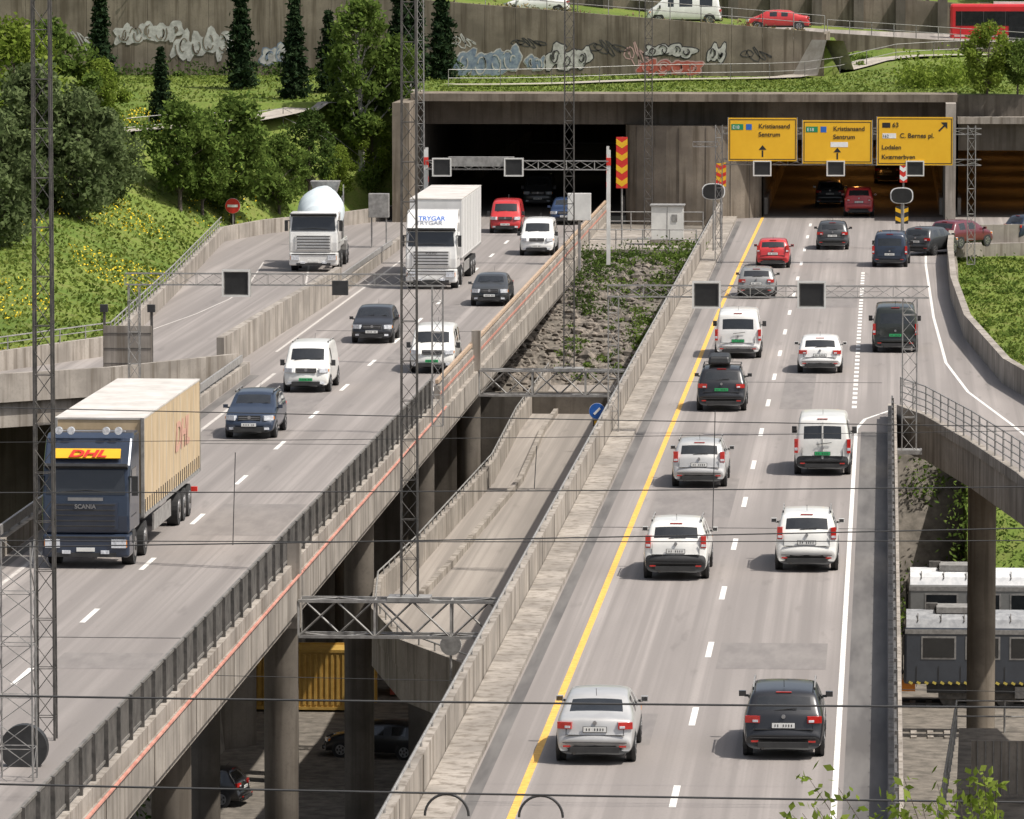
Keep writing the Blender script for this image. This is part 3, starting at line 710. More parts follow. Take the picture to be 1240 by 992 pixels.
d.box(0,9.75,2.62,2.55,13.6,2.72,TR1); d.box(0,9.75,4.0,2.57,13.64,.06,TRF); d.box(0,9.75,1.2,2.57,13.62,.14,STEEL)
for y in (2.93,16.57): 
    for s in (-1,1): d.box(s*1.25,y,2.6,.1,.08,2.85,STEEL)
for i in range(26): 
    for s in (-1,1): d.box(s*1.285,3.2+i*.52,1.45,.02,.05,.42,PLA)
for i in range(7):
    for s in (-1,1): d.box(s*1.278,4.8+i*1.7,2.7,.008,.03,2.4,TRF)
d.box(0,10,.95,.9,12.4,.3,DSTEEL); wheelset(d,[3.6,11.6,12.9,14.2],2.5); d.box(1.2,7.6,.75,.06,4.,.5,STEEL); d.box(-1.2,7.6,.75,.06,4.,.5,STEEL)
d.box(0,2.4,1.0,.9,1.8,.3,DSTEEL); d.box(0,16.5,.6,2.4,.1,.15,RSG)
d.obj('trailer',parent=tr1,bevel=.02)
SGR=pm('lettering_faded_red',(.50,.27,.21),(.56,.34,.25),rough=.6)
text('DHL',1.2,(1.295,10.2,2.35),(R(90),0,R(90)),SGR,tr1,off=.03,shear=.3,sx=1.5)
d=MB(); d.box(0,.40,3.23,1.9,.05,.30,YSG,rx=-.55); d.box(0,-.02,1.98,1.0,.03,.09,RIM); d.obj('name_board',parent=tr1)
text('DHL',.30,(0,.285,3.155),(R(58.5),0,0),RSG,tr1,off=.012,align='CENTER',shear=.3,sx=1.8)
text('SCANIA',.17,(0,-.09,1.72),(R(90),0,0),RIM,tr1,off=.004,align='CENTER')
WC=pm('curtain_white',(.58,.57,.55),(.70,.69,.67),scale=.8,stretch=(1,1,.3),rough=.5)
g=G(524,349); tr2=empty('articulated_lorry',(g.x,g.y-1.0,0)); truck_cab(tr2,P['white'],P['white'],3.8,False)
d=MB(); d.box(0,9.75,2.78,2.55,13.6,2.85,WC); d.box(0,9.75,4.24,2.57,13.64,.06,TRF); d.box(0,9.75,1.3,2.57,13.62,.12,STEEL)
d.box(0,10,.95,.9,12.4,.3,DSTEEL); wheelset(d,[3.6,10.2,11.5,12.8],2.5); d.box(1.2,7,.75,.06,3.5,.5,STEEL); d.box(-1.2,7,.75,.06,3.5,.5,STEEL)
for i in range(12): 
    for s in (-1,1): d.box(s*1.28,3.4+i*1.1,2.8,.012,.03,2.7,STEEL)
d.obj('trailer',parent=tr2,bevel=.02)
text('TRYGAR',.34,(0,.40,3.33),(R(55),0,0),BSG,tr2,off=.008,align='CENTER'); text('VOLVO',.16,(0,-.09,1.72),(R(90),0,0),PLA,tr2,align='CENTER')
g=G(382,328); mx=empty('concrete_mixer_truck',(g.x,g.y-1.0,0),.02); truck_cab(mx,P['white'],P['white'],2.98,False)
DR=pm('mixer_drum',(.50,.56,.58),(.62,.68,.70),scale=1,rough=.4)
d=MB(); d.box(0,5.4,.95,1.0,7.,.35,DSTEEL); wheelset(d,[3.2,6.4,7.7],2.45)
a0=Vector((0,2.7,2.15)); a1=Vector((0,7.7,3.55)); rr=[(0,.45),(.12,.95),(.3,1.2),(.5,1.22),(.75,.9),(.95,.55),(1,.5)]
for (t0,r0),(t1,r1) in zip(rr[:-1],rr[1:]): d.cyl(a0.lerp(a1,t0),a0.lerp(a1,t1),r0,DR,r1,n=28,cap=False)
d.cyl(a0,a0.lerp(a1,.01),.45,DR,n=20); d.cyl(a1,a1+Vector((0,.1,.03)),.5,DSTEEL,n=20)
d.obj('drum_and_chassis',parent=mx,smooth=True,ang=50)
d=MB()
for s in (-1,1): d.box(s*.95,7.4,2.3,.12,.3,2.4,STEEL); d.box(s*1.15,4.8,1.3,.1,4.8,.25,P['offwhite']); d.box(s*1.15,5.2,1.1,.35,.9,.5,STEEL)
d.box(0,8.1,3.9,1.1,.8,.7,STEEL,tx=1.4,ty=1.3); d.cyl((0,8.3,2.6),(.4,9.2,1.5),.25,STEEL,.18,n=10); d.box(0,2.5,2.0,1.4,.25,1.4,STEEL)
d.box(1.0,7.2,3.0,.06,.06,2.2,STEEL);d.obj('frame_and_chute',parent=mx,bevel=.015)
g=AY(1150,52,402); bus=empty('city_bus',(g.x,402,roadz(g.x+5)+.06)); BR=paint('bus_red',(.55,.02,.025))
d=MB(); d.box(6,0,1.7,12,2.5,2.8,BR); d.obj('body',parent=bus,bevel=.18)
d=MB()
for s in (-1,1):
    d.box(6,s*1.253,2.1,11.2,.02,1.0,GLASS)
    for i in range(8): d.box(.8+i*1.5,s*1.266,2.1,.07,.02,1.0,PLA)
    for x in (2.4,8.8): d.cyl((x,s*.95,.42),(x,s*1.262,.42),.48,RUB,n=22); d.cyl((x,s*1.2,.42),(x,s*1.27,.42),.28,RIM,n=16)
    d.box(6,s*1.256,.9,11.4,.02,.05,WSG); d.box(4.6,s*1.27,1.55,1.1,.02,2.1,GLASS)
d.box(-.004,0,2.0,.02,2.2,1.3,GLASS); d.box(-.004,0,2.9,.03,1.6,.3,PLA); d.box(6,0,3.15,6,1.6,.2,P['offwhite']); d.box(-.01,.9,.75,.04,.4,.2,HEAD); d.box(-.01,-.9,.75,.04,.4,.2,HEAD)
d.obj('fittings',parent=bus)
# ------------------------------------------------------------------ gantries and signs
def matrix_sign(mb,x,y,z,w=1.0,h=.95):
    mb.box(x,y,z,w,.3,h,STEEL); mb.box(x,y-.155,z,w*.80,.02,h*.80,BLK)
    for a,b,c,e in ((0,h/2-.03,w,.06),(0,-h/2+.03,w,.06),(w/2-.03,0,.06,h-.12),(-w/2+.03,0,.06,h-.12)): mb.box(x+a,y-.18,z+b,c,.06,e,P['offwhite'])
YG=203.
zg=AY(900,353,YG).z
mb=MB(); xl=AY(736,353,YG).x; xr=AY(1125,353,YG).x; mb.lattice((xl,YG,zg),(xr,YG,zg),.40,.6,STEEL,rl=.022,rb=.011)
xp=AY(1102,353,YG).x; mb.lattice((xp,YG,-.5),(xp,YG,zg-.2),.5,.55,STEEL,rl=.03,rb=.014); mb.box(xp,YG,-.5,.9,.8,.15,STEEL)
mb.lattice((xl+.2,YG,-.3),(xl+.2,YG,zg-.2),.36,.55,STEEL,rl=.022,rb=.011)
for px in (856,983): q=AY(px,356,YG); matrix_sign(mb,q.x,YG-.4,q.z)
mb.obj('sign_gantry')
mb=MB(); xl=AY(152,336,YG).x; xr=AY(540,353,YG).x; zl_=AY(200,338,YG).z
mb.lattice((xl,YG,zl_),(xr,YG,zl_),.40,.6,STEEL,rl=.02,rb=.010); mb.lattice((xr-.3,YG,.3),(xr-.3,YG,zl_-.2),.38,.55,STEEL,rl=.022,rb=.011)
mb.lattice((xl+.3,YG,.2),(xl+.3,YG,zl_-.2),.38,.55,STEEL,rl=.022,rb=.011)
q=AY(288,342,YG); matrix_sign(mb,q.x,YG-.4,q.z); q=AY(413,348,YG); mb.box(q.x,YG-.3,q.z,.55,.3,.5,PLA)
mb.obj('sign_gantry')
Y2=299.; mb=MB(); xl=AY(516,200,Y2).x; xr=AY(737,200,Y2).x; z2_=AY(600,200,Y2).z
mb.lattice((xl,Y2,z2_),(xr,Y2,z2_),.45,.7,STEEL,rl=.03,rb=.018)
mb.box((xl+2.9),Y2-.4,z2_+.2,3.4,.35,.5,STEEL)
for px in (536,623): q=AY(px,202,Y2); matrix_sign(mb,q.x,Y2-.45,q.z,1.0,.95)
for x in (xl,xr): mb.box(x,Y2,z2_/2+.4,.2,.2,z2_+.8,P['offwhite']); mb.box(x,Y2-.01,z2_+.2,.22,.22,.4,RSG)
mb.obj('sign_gantry')
q=AY(702,250,Y2); mb=MB(); mb.box(q.x,Y2-.3,q.z,1.2,.6,1.4,P['offwhite']); mb.box(q.x,Y2-.3,q.z/2-.3,.15,.15,q.z,STEEL); mb.obj('equipment_cabinet',bevel=.02)
q=G(459,300); mb=MB(); mb.box(q.x,q.y,2.3,1.1,.6,1.3,STEEL); mb.box(q.x-.4,q.y,.8,.08,.08,1.8,STEEL); mb.box(q.x+.4,q.y,.8,.08,.08,1.8,STEEL); mb.obj('equipment_cabinet',bevel=.02)
Y3=300.
gn=empty('direction_sign_gantry',(0,0,0)); mb=MB()
a=AY(876,180,Y3); b=AY(1158,180,Y3)
for dz in (-.7,.9): mb.lattice((a.x,Y3+.5,a.z+dz),(b.x+1.3,Y3+.5,a.z+dz),.3,.8,STEEL,rl=.03,rb=.015)
mb.lattice((a.x-.25,Y3+.5,0),(a.x-.25,Y3+.5,a.z+1.2),.35,.6,STEEL,rl=.03,rb=.015); mb.lattice((b.x+.8,Y3+.5,0),(b.x+.8,Y3+.5,a.z+1.2),.4,.6,STEEL,rl=.03,rb=.015)
mb.lattice((a.x-1.6,Y3+.5,a.z+.2),(a.x-.3,Y3+.5,a.z+.2),.25,.5,STEEL,rl=.025,rb=.012)
for px in (923,1012,1108): q=AY(px,204,Y3); matrix_sign(mb,q.x,Y3+.1,q.z,.95,.8)
mb.obj('gantry_frame',parent=gn)
def board(x0,y0,x1,y1,lines,arrow):
    p=AY(x0,y1,Y3); q=AY(x1,y0,Y3); cx,cz=(p.x+q.x)/2,(p.z+q.z)/2; w,h=q.x-p.x,q.z-p.z
    s=empty('direction_sign',(cx,Y3,cz)); m=MB(); m.box(0,0,0,w,.08,h,YSG); 
    t=.04
    for sx_,sz_,cx_,cz_ in ((w-.1,t,0,h/2-.09),(w-.1,t,0,-h/2+.09)): m.box(cx_,-.043,cz_,sx_,.006,sz_,BLK)
    for s_ in (-1,1): m.box(s_*(w/2-.07),-.043,0,t,.006,h-.22,BLK)
    for s_ in (-1,1): m.box(s_*w*.3,.1,0,.1,.12,h*.96,STEEL); m.box(s_*(w/2+.02),0,0,.04,.1,h+.06,STEEL)
    if arrow=='up': m.box(0,-.044,-h*.33,.08,.006,.34,BLK); m.add([(-.2,-.048,-h*.24),(.2,-.048,-h*.24),(0,-.048,-h*.13)],[(0,1,2)],BLK)
    if arrow=='ne': m.box(w*.36,-.044,h*.28,.09,.006,.5,BLK,ry=R(45)); m.add([(w*.36-.08,-.048,h*.28+.28),(w*.36+.26,-.048,h*.28+.28),(w*.36+.26,-.048,h*.28-.06)],[(0,1,2)],BLK)
    m.obj('panel',parent=s)
    for (tx,tz,st_,sz,mt) in lines: text(st_,sz,(tx*w,-.05,tz*h),(R(90),0,0),mt,s,off=.004)
    return s,w,h
s,w,h=board(882,143,965,195,[(-.06,.26,'Kristiansand',.33,BLK),(-.06,.07,'Sentrum',.33,BLK)],'up')
m=MB(); m.box(-w*.37,-.044,h*.29,.62,.006,.3,GSG); m.box(-w*.2,-.044,h*.29,.3,.006,.3,BSG); m.obj('route_shield',parent=s); text('E18',.24,(-w*.44,-.05,h*.25),(R(90),0,0),WSG,s)
s,w,h=board(972,146,1056,198,[(-.06,.26,'Kristiansand',.33,BLK),(-.06,.07,'Sentrum',.33,BLK)],'up')
m=MB(); m.box(-w*.37,-.044,h*.29,.62,.006,.3,GSG); m.box(-w*.2,-.044,h*.29,.3,.006,.3,BSG); m.box(.1,-.044,-h*.06,.9,.006,.26,WSG); m.obj('route_shield',parent=s); text('E18',.24,(-w*.44,-.05,h*.25),(R(90),0,0),WSG,s)
s,w,h=board(1062,142,1154,200,[(-.3,.29,'63',.34,BLK),(-.20,.07,'C. Bernes pl.',.34,BLK),(-.44,-.17,'Lodalen',.32,BLK),(-.44,-.37,'Kværnerbyen',.32,BLK)],'ne')
m=MB(); m.box(-w*.38,-.044,h*.33,.42,.006,.26,BLK); m.box(-w*.34,-.044,h*.11,.7,.006,.26,WSG); m.obj('route_shield',parent=s); text('162',.22,(-w*.43,-.05,h*.075),(R(90),0,0),BLK,s)
def chev(px,y0,y1,Y,w,c1,c2,base=0.,n=4):
    p=AY(px,y1,Y); q=AY(px,y0,Y); m=MB(); m.box(p.x,Y,(p.z+q.z)/2,w,.06,q.z-p.z,c1)
    hh=(q.z-p.z)/n
    for i in range(n):
        z=p.z+hh*(i+.12); m.add([(p.x-w/2,Y-.036,z+hh*.3),(p.x,Y-.036,z),(p.x+w/2,Y-.036,z+hh*.3),(p.x+w/2,Y-.036,z+hh*.75),(p.x,Y-.036,z+hh*.45),(p.x-w/2,Y-.036,z+hh*.75)],[(0,1,4,5),(1,2,3,4)],c2)
    m.cyl((p.x,Y+.08,base),(p.x,Y+.08,q.z),.05,STEEL,n=8); return m.obj('chevron_sign')
chev(753,166,228,316,.62,RSG,YSG); chev(873,197,226,312,.55,YSG,RSG,n=3); chev(1094,199,221,314,.4,RSG,WSG,n=2); chev(1092,250,271,315,.7,BLK,YSG,n=2)
def oval(px,py,Y):
    p=AY(px,py,Y); m=MB()
    for r,yy,mt,th in ((1,.0,WSG,.1),(.9,-.06,BLK,.06)):
        pts=[]
        for i in range(28):
            a=2*math.pi*i/28; pts.append((p.x+math.copysign(abs(math.cos(a))**.7,math.cos(a))*.62*r,math.copysign(abs(math.sin(a))**.7,math.sin(a))*.44*r+p.z))
        n=28; vs=[(x,Y+yy-th/2,z) for x,z in pts]+[(x,Y+yy+th/2,z) for x,z in pts]
        m.add(vs,[tuple(range(n)),tuple(range(n,2*n))[::-1]]+[(i,n+i,n+(i+1)%n,(i+1)%n) for i in range(n)],mt)
    m.cyl((p.x,Y+.1,0),(p.x,Y+.1,p.z),.05,STEEL,n=8); return m.obj('lane_signal')
oval(864,232,309); oval(1092,237,313)
for px,y0,y1 in ((736,178,270),(517,180,290)):
    b=G(px,y1); m=MB(); z=18.8-(y0+120)*b.y/7040; m.box(b.x,b.y,z/2,.16,.16,z,P['offwhite'])
    for k in range(3): m.box(b.x,b.y-.01,z*.5+k*.8,.18,.18,.3,RSG)
    m.obj('marker_post')
def disc(name,b,zc,r,m1,bar=None,noentry=False):
    m=MB(); m.cyl((b.x,b.y,b.z),(b.x,b.y,zc+r),.04,STEEL,n=8); m.cyl((b.x,b.y-.04,zc),(b.x,b.y-.07,zc),r,m1,n=28); m.cyl((b.x,b.y-.035,zc),(b.x,b.y-.03,zc),r*1.04,WSG,n=28)
    if noentry: m.box(b.x,b.y-.08,zc,r*1.4,.01,r*.35,WSG)
    if bar: m.box(b.x,b.y-.08,zc,r*1.1,.01,.1,WSG,ry=R(-45)); m.box(b.x,b.y-.04,zc-r-.25,.22,.05,.35,YSG)
    return m.obj(name)
b=on_ground(282,281); disc('no_entry_sign',b,b.z+1.35,.42,RSG,noentry=True)
b=G(723,548,-5); disc('keep_right_sign',b,b.z+1.8,.34,BSG,bar=True)
b=G(546,858,-5); disc('road_sign',b,b.z+1.9,.31,STEEL)
b=G(155,452); m=MB(); m.box(b.x,b.y,1.0,1.95,.12,1.8,CON); 
for s in (-1,1): m.box(b.x+s*.95,b.y+.1,1.3,.1,.1,2.6,DSTEEL); m.box(b.x+s*.95,b.y,2.6,.3,.2,.3,PLA)
for k in range(3): m.box(b.x,b.y-.07,.4+.6*k,1.9,.02,.03,DSTEEL)
m.obj('traffic_sign_back')
def truss(y,px0,px1,py):
    z=AY(px0,py,y).z; x0=-16.3; x1=-9.9; m=MB(); m.lattice((x0,y,z),(x1,y,z),1.0,1.05,STEEL,rl=.06,rb=.035,d=.8)
    m.box(-16.45,y,z+.9,.35,.5,2.4,CON); m.obj('truss_beam'); return z
z1=truss(160,345,630,747); z2=truss(232,585,790,463)
def mast(x,y,z0,z1,w,mat=DSTEEL,plate=True,rl=.028,rb=.011,pitch=.55):
    m=MB(); m.lattice((x,y,z0),(x,y,z1),w,pitch,mat,rl=rl,rb=rb,tw=.8,d=w*.8)
    if plate: m.box(x,y,z0,1.2,.9,.12,STEEL); 
    return m.obj('lattice_mast')
q=AY(496,718,160); mast(q.x,160,z1+.55,21,.46,DSTEEL)
q=AY(689,440,232); mast(q.x,232,z2+.55,20,.42,DSTEEL)
q=AY(785,255,322); mast(q.x,322,0,19,.45,DSTEEL,rb=.014)
q=AY(54,600,128); mast(q.x,128,-16,22,.46,DSTEEL,rl=.035)
q=AY(20,800,122); mast(q.x,122,-16,AY(0,655,122).z,.9,STEEL,rl=.025)
q=AY(30,905,124); m=MB(); m.cyl((q.x,124.1,q.z),(q.x,123.8,q.z),.52,PLA,n=28); m.cyl((q.x,123.9,-16),(q.x,124.2,q.z),.06,DSTEEL,n=8); m.obj('signal_disc')
q=G(505,300); mast(q.x+.2,q.y,0,13.5,.42,STEEL,rb=.014)
def wire(name,pts,r,mat=BLK):
    c=bpy.data.curves.new(name,'CURVE'); c.dimensions='3D'; c.bevel_depth=r; c.bevel_resolution=1; sp=c.splines.new('POLY'); sp.points.add(len(pts)-1)
    for i,p in enumerate(pts): sp.points[i].co=(*p,1)
    c.materials.append(mat); o=bpy.data.objects.new(name,c); sc.collection.objects.link(o); return o
WM=pm('wire',(.03,.03,.03),rough=.6)
for (ya,yb,Y,px) in ((843,857,112,2.8),(950,972,108,2.8),(663,640,118,1.7),(597,590,118,1.5),(494,517,118,1.3),(655,655,121,1.3),(812,838,140,.8),(536,522,118,.8)):
    a=AY(0,ya,Y); b=AY(1240,yb,Y); d=b-a; pts=[]
    for i in range(41):
        t=-1.5+4*i/40; p=a+d*t; pts.append((p.x,p.y,p.z+.10*((t-.5)**2)-.02))
    wire('overhead_wire',pts,px/2*Y/7040*1.0,WM)
for px,ya,yb in ((285,548,660),(650,540,592),(866,497,640)):
    a=AY(px,ya,118); b=AY(px-3,yb,118); wire('wire_dropper',[a,b],.010,WM)
for px,py in ((541,988),(655,990)):
    c=AY(px,py,109); pts=[(c.x+.42*math.cos(math.pi*i/16),109,c.z+.42*math.sin(math.pi*i/16)) for i in range(17)]
    wire('wire_loop',pts,.028,WM)
# ------------------------------------------------------------------ rail yard, trains, containers
def coach(x0,y,L,body,roofm,z=-16):
    e=empty('train_coach',(x0,y,z)); b=MB(); b.box(L/2,0,2.3,L,2.9,2.5,body); b.obj('body',parent=e,bevel=.12)
    r=MB(); prof=[(-1.42,3.5),(-1.2,3.85),(-.6,4.08),(0,4.14),(.6,4.08),(1.2,3.85),(1.42,3.5)]; r.xprism(prof,0.1,L-.1,roofm)
    for i in range(5): r.box(2.5+i*4.4,0,4.2,2.2,1.5,.25,STEEL); r.box(1.2+i*4.4,.2,4.25,.5,.5,.3,DSTEEL)
    for i in range(24): r.box(.6+i,-1.1,3.93,.04,.5,.03,DSTEEL,rx=.6)
    r.obj('roof',parent=e)
    d=MB()
    for i in range(int(L/1.9)): d.box(1.5+i*1.9,-1.46,2.65,1.35,.03,.85,GLASS); d.box(1.5+i*1.9,-1.455,2.65,1.5,.02,1.0,STEEL)
    for i in range(int(L/.95)): d.box(.55+i*.95,-1.46,1.4,.02,.02,.9,PLA)
    for k in range(70): d.box(.3+k*.34,-1.462,1.12,.17,.02,.10,pm('coach_yellow',(.5,.4,.08),rough=.5),ry=.5)
    d.box(L/2,-1.46,3.35,L-.1,.02,.2,STEEL); d.box(L/2,0,.85,L-2,2.4,.4,PLA)
    for x in (2.,4.4,L-4.4,L-2.): 
        for s in (-1,1): d.cyl((x,s*.8,.46),(x,s*.95,.46),.45,DSTEEL,n=18)
    d.box(3.2,-1.0,.55,3.4,.1,.35,DSTEEL); d.box(L-3.2,-1.0,.55,3.4,.1,.35,DSTEEL); d.box(-.05,0,2.4,.06,1.0,2.1,PLA); d.box(-.03,.95,2.7,.06,.6,.8,GLASS); d.box(-.03,-.95,2.7,.06,.6,.8,GLASS)
    for i in range(6): d.box(5.5+i*2.3,-1.1,.7,1.4,.3,.5,STEEL)
    d.box(.2,0,.95,.6,2.2,.5,AMB)
    d.obj('fittings',parent=e)
CB=paint('coach_blue',(.05,.058,.072)); CR=pm('coach_roof',(.22,.225,.235),(.34,.345,.35),rough=.5)
coach(.9,250,24,CB,CR); coach(1.1,259,24,P['grey'],pm('coach_roof_white',(.5,.51,.52),(.66,.66,.66),rough=.5),z=-15.2)
m=MB()
for y in (249.3,250.75,258.3,259.75,240,241.5): m.box(14,y,-15.93,40,.07,.14,DSTEEL)
for k in range(55): 
    for y in (250,259,240.7): m.box(-5+k*.7,y,-15.98,.25,2.4,.1,CON)
m.obj('railway_track')
def container(x,y,z,mat,rz=0):
    e=empty('shipping_container',(x,y,z),rz); m=MB()
    m.box(0,0,1.3,6.0,2.36,2.45,mat)
    for i in range(24): 
        for s in (-1,1): m.box(-2.8+i*.244,s*1.2,1.3,.11,.04,2.2,mat)
    for a in (-3.0,3.0):
        for b in (-1.18,1.18): m.box(a,b,1.3,.16,.16,2.6,mat)
    for b in (-1.19,1.19): m.box(0,b,2.54,5.9,.1,.12,mat); m.box(0,b,.06,5.9,.1,.12,mat)
    m.obj('shell',parent=e)
CY=pm('container_yellow',(.42,.25,.05),(.52,.33,.08),scale=1.5,rough=.6); CRd=pm('container_red',(.30,.05,.03),(.38,.08,.05),scale=1.5,rough=.6)
q=AY(368,865,247); container(q.x,247,-15.9,CY); container(q.x-6.3,247,-15.9,CRd); container(q.x+6.5,252,-15.9,CRd)
m=MB(); m.prism([(.9,100),(16,100),(16,196),(2.6,196)],-16,-9.3,DIRT,CON); m.obj('terrace')
railing('terrace_railing',[(.95,150,-9.3),(2.5,195,-9.3),(9,195,-9.3)],step=1.5)
m=MB(); q=G(1222,968,-9.3); m.box(q.x+.3,q.y,-8.3,3.0,.1,1.7,CON)
for k in range(12): m.box(q.x-1.0+k*.25,q.y-.06,-8.3,.03,.02,1.7,STEEL)
m.obj('fence_panel')
m=MB(); m.box(-21,268,-10,14,.5,12,COND); m.box(-8,268,-10,12,.5,12,COND); m.obj('abutment_wall')
# ------------------------------------------------------------------ vegetation
BARK=pm('bark',(.06,.045,.035),(.12,.1,.08),scale=8,rough=.9); BIRCH=pm('birch_bark',(.25,.24,.22),(.45,.43,.4),scale=5,rough=.9)
LF=leafmat('leaves_fresh',(.085,.14,.03),(.19,.26,.06),.4); LD=leafmat('leaves_mid',(.045,.08,.02),(.11,.16,.04)); LO=leafmat('leaves_olive',(.105,.145,.055),(.20,.245,.11),.4); LS=leafmat('needles',(.016,.032,.016),(.045,.07,.03),.15)
LY=leafmat('leaves_yellow_green',(.15,.22,.03),(.26,.32,.065),.4); LT=leafmat('dry_grass',(.18,.14,.07),(.33,.27,.14),.2)
def deciduous(h,w,leaf,bark,seed,n=6500,size=.16,z0=.25,cl=26):
    g=np.random.default_rng(seed); mb=MB(); top=h*.93
    bend=g.normal(0,.03,2)*h; pt=lambda t:Vector((bend[0]*t*t,bend[1]*t*t,top*t))
    for i in range(6): mb.cyl(pt(i/6)-Vector((0,0,.1 if i else .3)),pt((i+1)/6),.028*h*(1-i/6.6)*.8,bark,.028*h*(1-(i+1)/6.6)*.8,n=8,cap=False)
    for c in range(cl):
        t=z0+(1-z0)*((c+.5)/cl); env=math.sin(math.pi*min(1,max(.12,(t-z0+.1)/(1.12-z0))))**.7
        a=c*2.4+g.uniform(-.5,.5); r=w/2*env*g.uniform(.35,1.05)
        C=Vector((math.cos(a)*r,math.sin(a)*r,h*t*.98)); b0=pt(max(.15,t-.18)); mb.cyl(b0,C,.010*h*(1.1-t),bark,.003*h,n=5,cap=False)
        rad=w*g.uniform(.10,.20); m_=int(n/cl*g.uniform(.5,1.3)); q=g.normal(size=(m_,3)); q/=np.linalg.norm(q,axis=1)[:,None]; q*=(g.uniform(.25,1,size=(m_,1))**.5)
        q=q*np.array([rad,rad,rad*.8])+np.array(C); q+=g.normal(0,rad*.22,q.shape); mb.leaves(q,size,leaf,g=g)
    return mb.mesh('tree_mesh')
def spruce(h,w,leaf,seed,n=5000):
    g=np.random.default_rng(seed); mb=MB(); mb.cyl((0,0,-.3),(0,0,h),.018*h,BARK,.02,n=7)
    L=int(h*3.0)
    for i in range(L):
        t=i/L; z=h*(.06+.93*t); R_=w/2*(1-t)**.85*g.uniform(.7,1.2)+.08; k=max(4,int(8*(1-t)+3))
        for j in range(k):
            a=2*math.pi*j/k+g.uniform(-.35,.35)+i; r=R_*g.uniform(.55,1.15); e=Vector((math.cos(a)*r,math.sin(a)*r,z-.28*r+.06*r*r)); b=Vector((0,0,z))
            mb.cyl(b,e,.02,BARK,.005,n=3,cap=False); m_=max(3,int(n/(L*k)*(.4+r/R_)))
            u=g.uniform(.1,1.05,size=(m_,1)); q=np.array(b)*(1-u)+np.array(e)*u+g.normal(0,.09+.05*r,(m_,3))*np.array([1,1,.55]); mb.leaves(q,.15,leaf,1.2,g=g)
    return mb.mesh('tree_mesh')
def place(name,me,loc,s=1.,rz=0.):
    o=bpy.data.objects.new(name,me); o.location=loc; o.scale=(s,s,s); o.rotation_euler=(0,0,rz); sc.collection.objects.link(o); return o
SP=[spruce(6.5,2.1,LS,i) for i in (1,2,3)]
for i,(px,py,hh) in enumerate(((292,108,6.6),(160,83,6.0),(357,120,6.3),(535,97,6.6),(122,104,6.5),(82,85,6.),(485,115,7),(195,150,4.6),(503,100,6.2),(398,112,5.2))):
    place('spruce_tree',SP[i%3],on_ground(px,py),hh/6.5,i*1.3)
D1=deciduous(6.2,4.4,LF,BARK,11,n=6500); D2=deciduous(6.5,4.0,LD,BARK,12,z0=.2,n=4500); D3=deciduous(6.,4.6,LO,BARK,13,z0=.06,n=8500,cl=40); D4=deciduous(9,3.6,LF,BIRCH,14,n=7000,cl=34); D5=deciduous(6,4.6,LY,BARK,15,z0=.1,n=6000); D6=deciduous(6.2,4.6,LF,BARK,21,n=6500,z0=.2,cl=30)
for i,(px,py,me,hh,base,nm) in enumerate(((218,256,D1,6.0,6.2,'maple_tree'),(282,272,D6,7.0,6.2,'maple_tree'),(245,262,D1,4.8,6.2,'maple_tree'),(338,262,D6,4.4,6.2,'maple_tree'),(375,236,D2,4.8,6.5,'hawthorn_tree'),(438,215,D4,10.5,9,'birch_tree'),
   (40,255,D3,7.2,6,'willow_tree'),(95,265,D3,6.4,6,'willow_tree'),(132,245,D3,4.4,6,'willow_tree'),(22,195,D5,7.6,6,'maple_tree'),(-5,300,D3,6.5,6,'willow_tree'),(120,175,D5,4.6,6,'maple_tree'),(452,225,D5,4.0,6,'maple_tree'),(480,240,D1,4.0,6.2,'maple_tree'),(410,240,D5,2.8,6,'maple_tree'),(60,180,D6,7,6.2,'maple_tree'),
   (1195,138,D5,4.1,6,'maple_tree'),(1232,132,D1,3.2,6.2,'maple_tree'))):
    place(nm,me,on_ground(px,py),hh/base,i*2.1)
for i,(X,Y) in enumerate(((-6,430),(3,428),(10,432),(-14,436),(18,428),(-32,432),(-48,430))): place('maple_tree',(D1,D2,D5)[i%3],(X,Y,hgt(X,Y)),1.1,i)
def mass(name,pts,leaf,size,n,seed,rad=.7,hz=.8):
    g=np.random.default_rng(seed); mb=MB()
    for p in pts:
        r=rad*g.uniform(.4,1.5); m_=int(n/len(pts)*g.uniform(.5,1.5)); q=g.normal(size=(m_,3)); q/=np.linalg.norm(q,axis=1)[:,None]; q*=g.uniform(.2,1,size=(m_,1))**.6
        q=q*np.array([r,r*g.uniform(.7,1.3),r*hz])+np.array([p[0],p[1],p[2]+r*hz*.4])+g.normal(0,.22*r,(m_,3)); mb.leaves(q,size,leaf,g=g)
    return mb.obj(name)
def gpts(box,k,seed):
    r=random.Random(seed); o=[]
    for _ in range(k): p=on_ground(r.uniform(box[0],box[2]),r.uniform(box[1],box[3])); o.append(p)
    return o
def rp_(x0,x1,y0,y1,k): return [(x,y,hgt(x,y)) for x,y in [(random.uniform(x0,x1),random.uniform(y0,y1)) for _ in range(k)]]
mass('shrubs',gpts((1102,100,1170,108),14,1),LY,.13,4500,1,1.1,1.0)
mass('shrubs',gpts((405,175,500,235),14,2),LF,.13,5000,2,.8,.9)
mass('shrubs',rp_(-12.6,-10.1,283,318,50),LF,.10,11000,3,.6,.9)
mass('weeds',rp_(-16.2,-10.5,283,314,110),LF,.09,9000,4,.42,.5)
mass('weeds',rp_(-16.2,-13,296,312,30),LD,.09,4000,14,.6,.7)
mass('wall_top_shrubs',[(x,376.2,roadz(x)+.4) for x in np.arange(-60,-4,.7)],LT,.12,6000,5,.4,.6)
mass('shrubs',[(x,373.8,hgt(x,373.)) for x in np.arange(-58,-28,1.1)],LD,.13,5000,6,.8,.8)
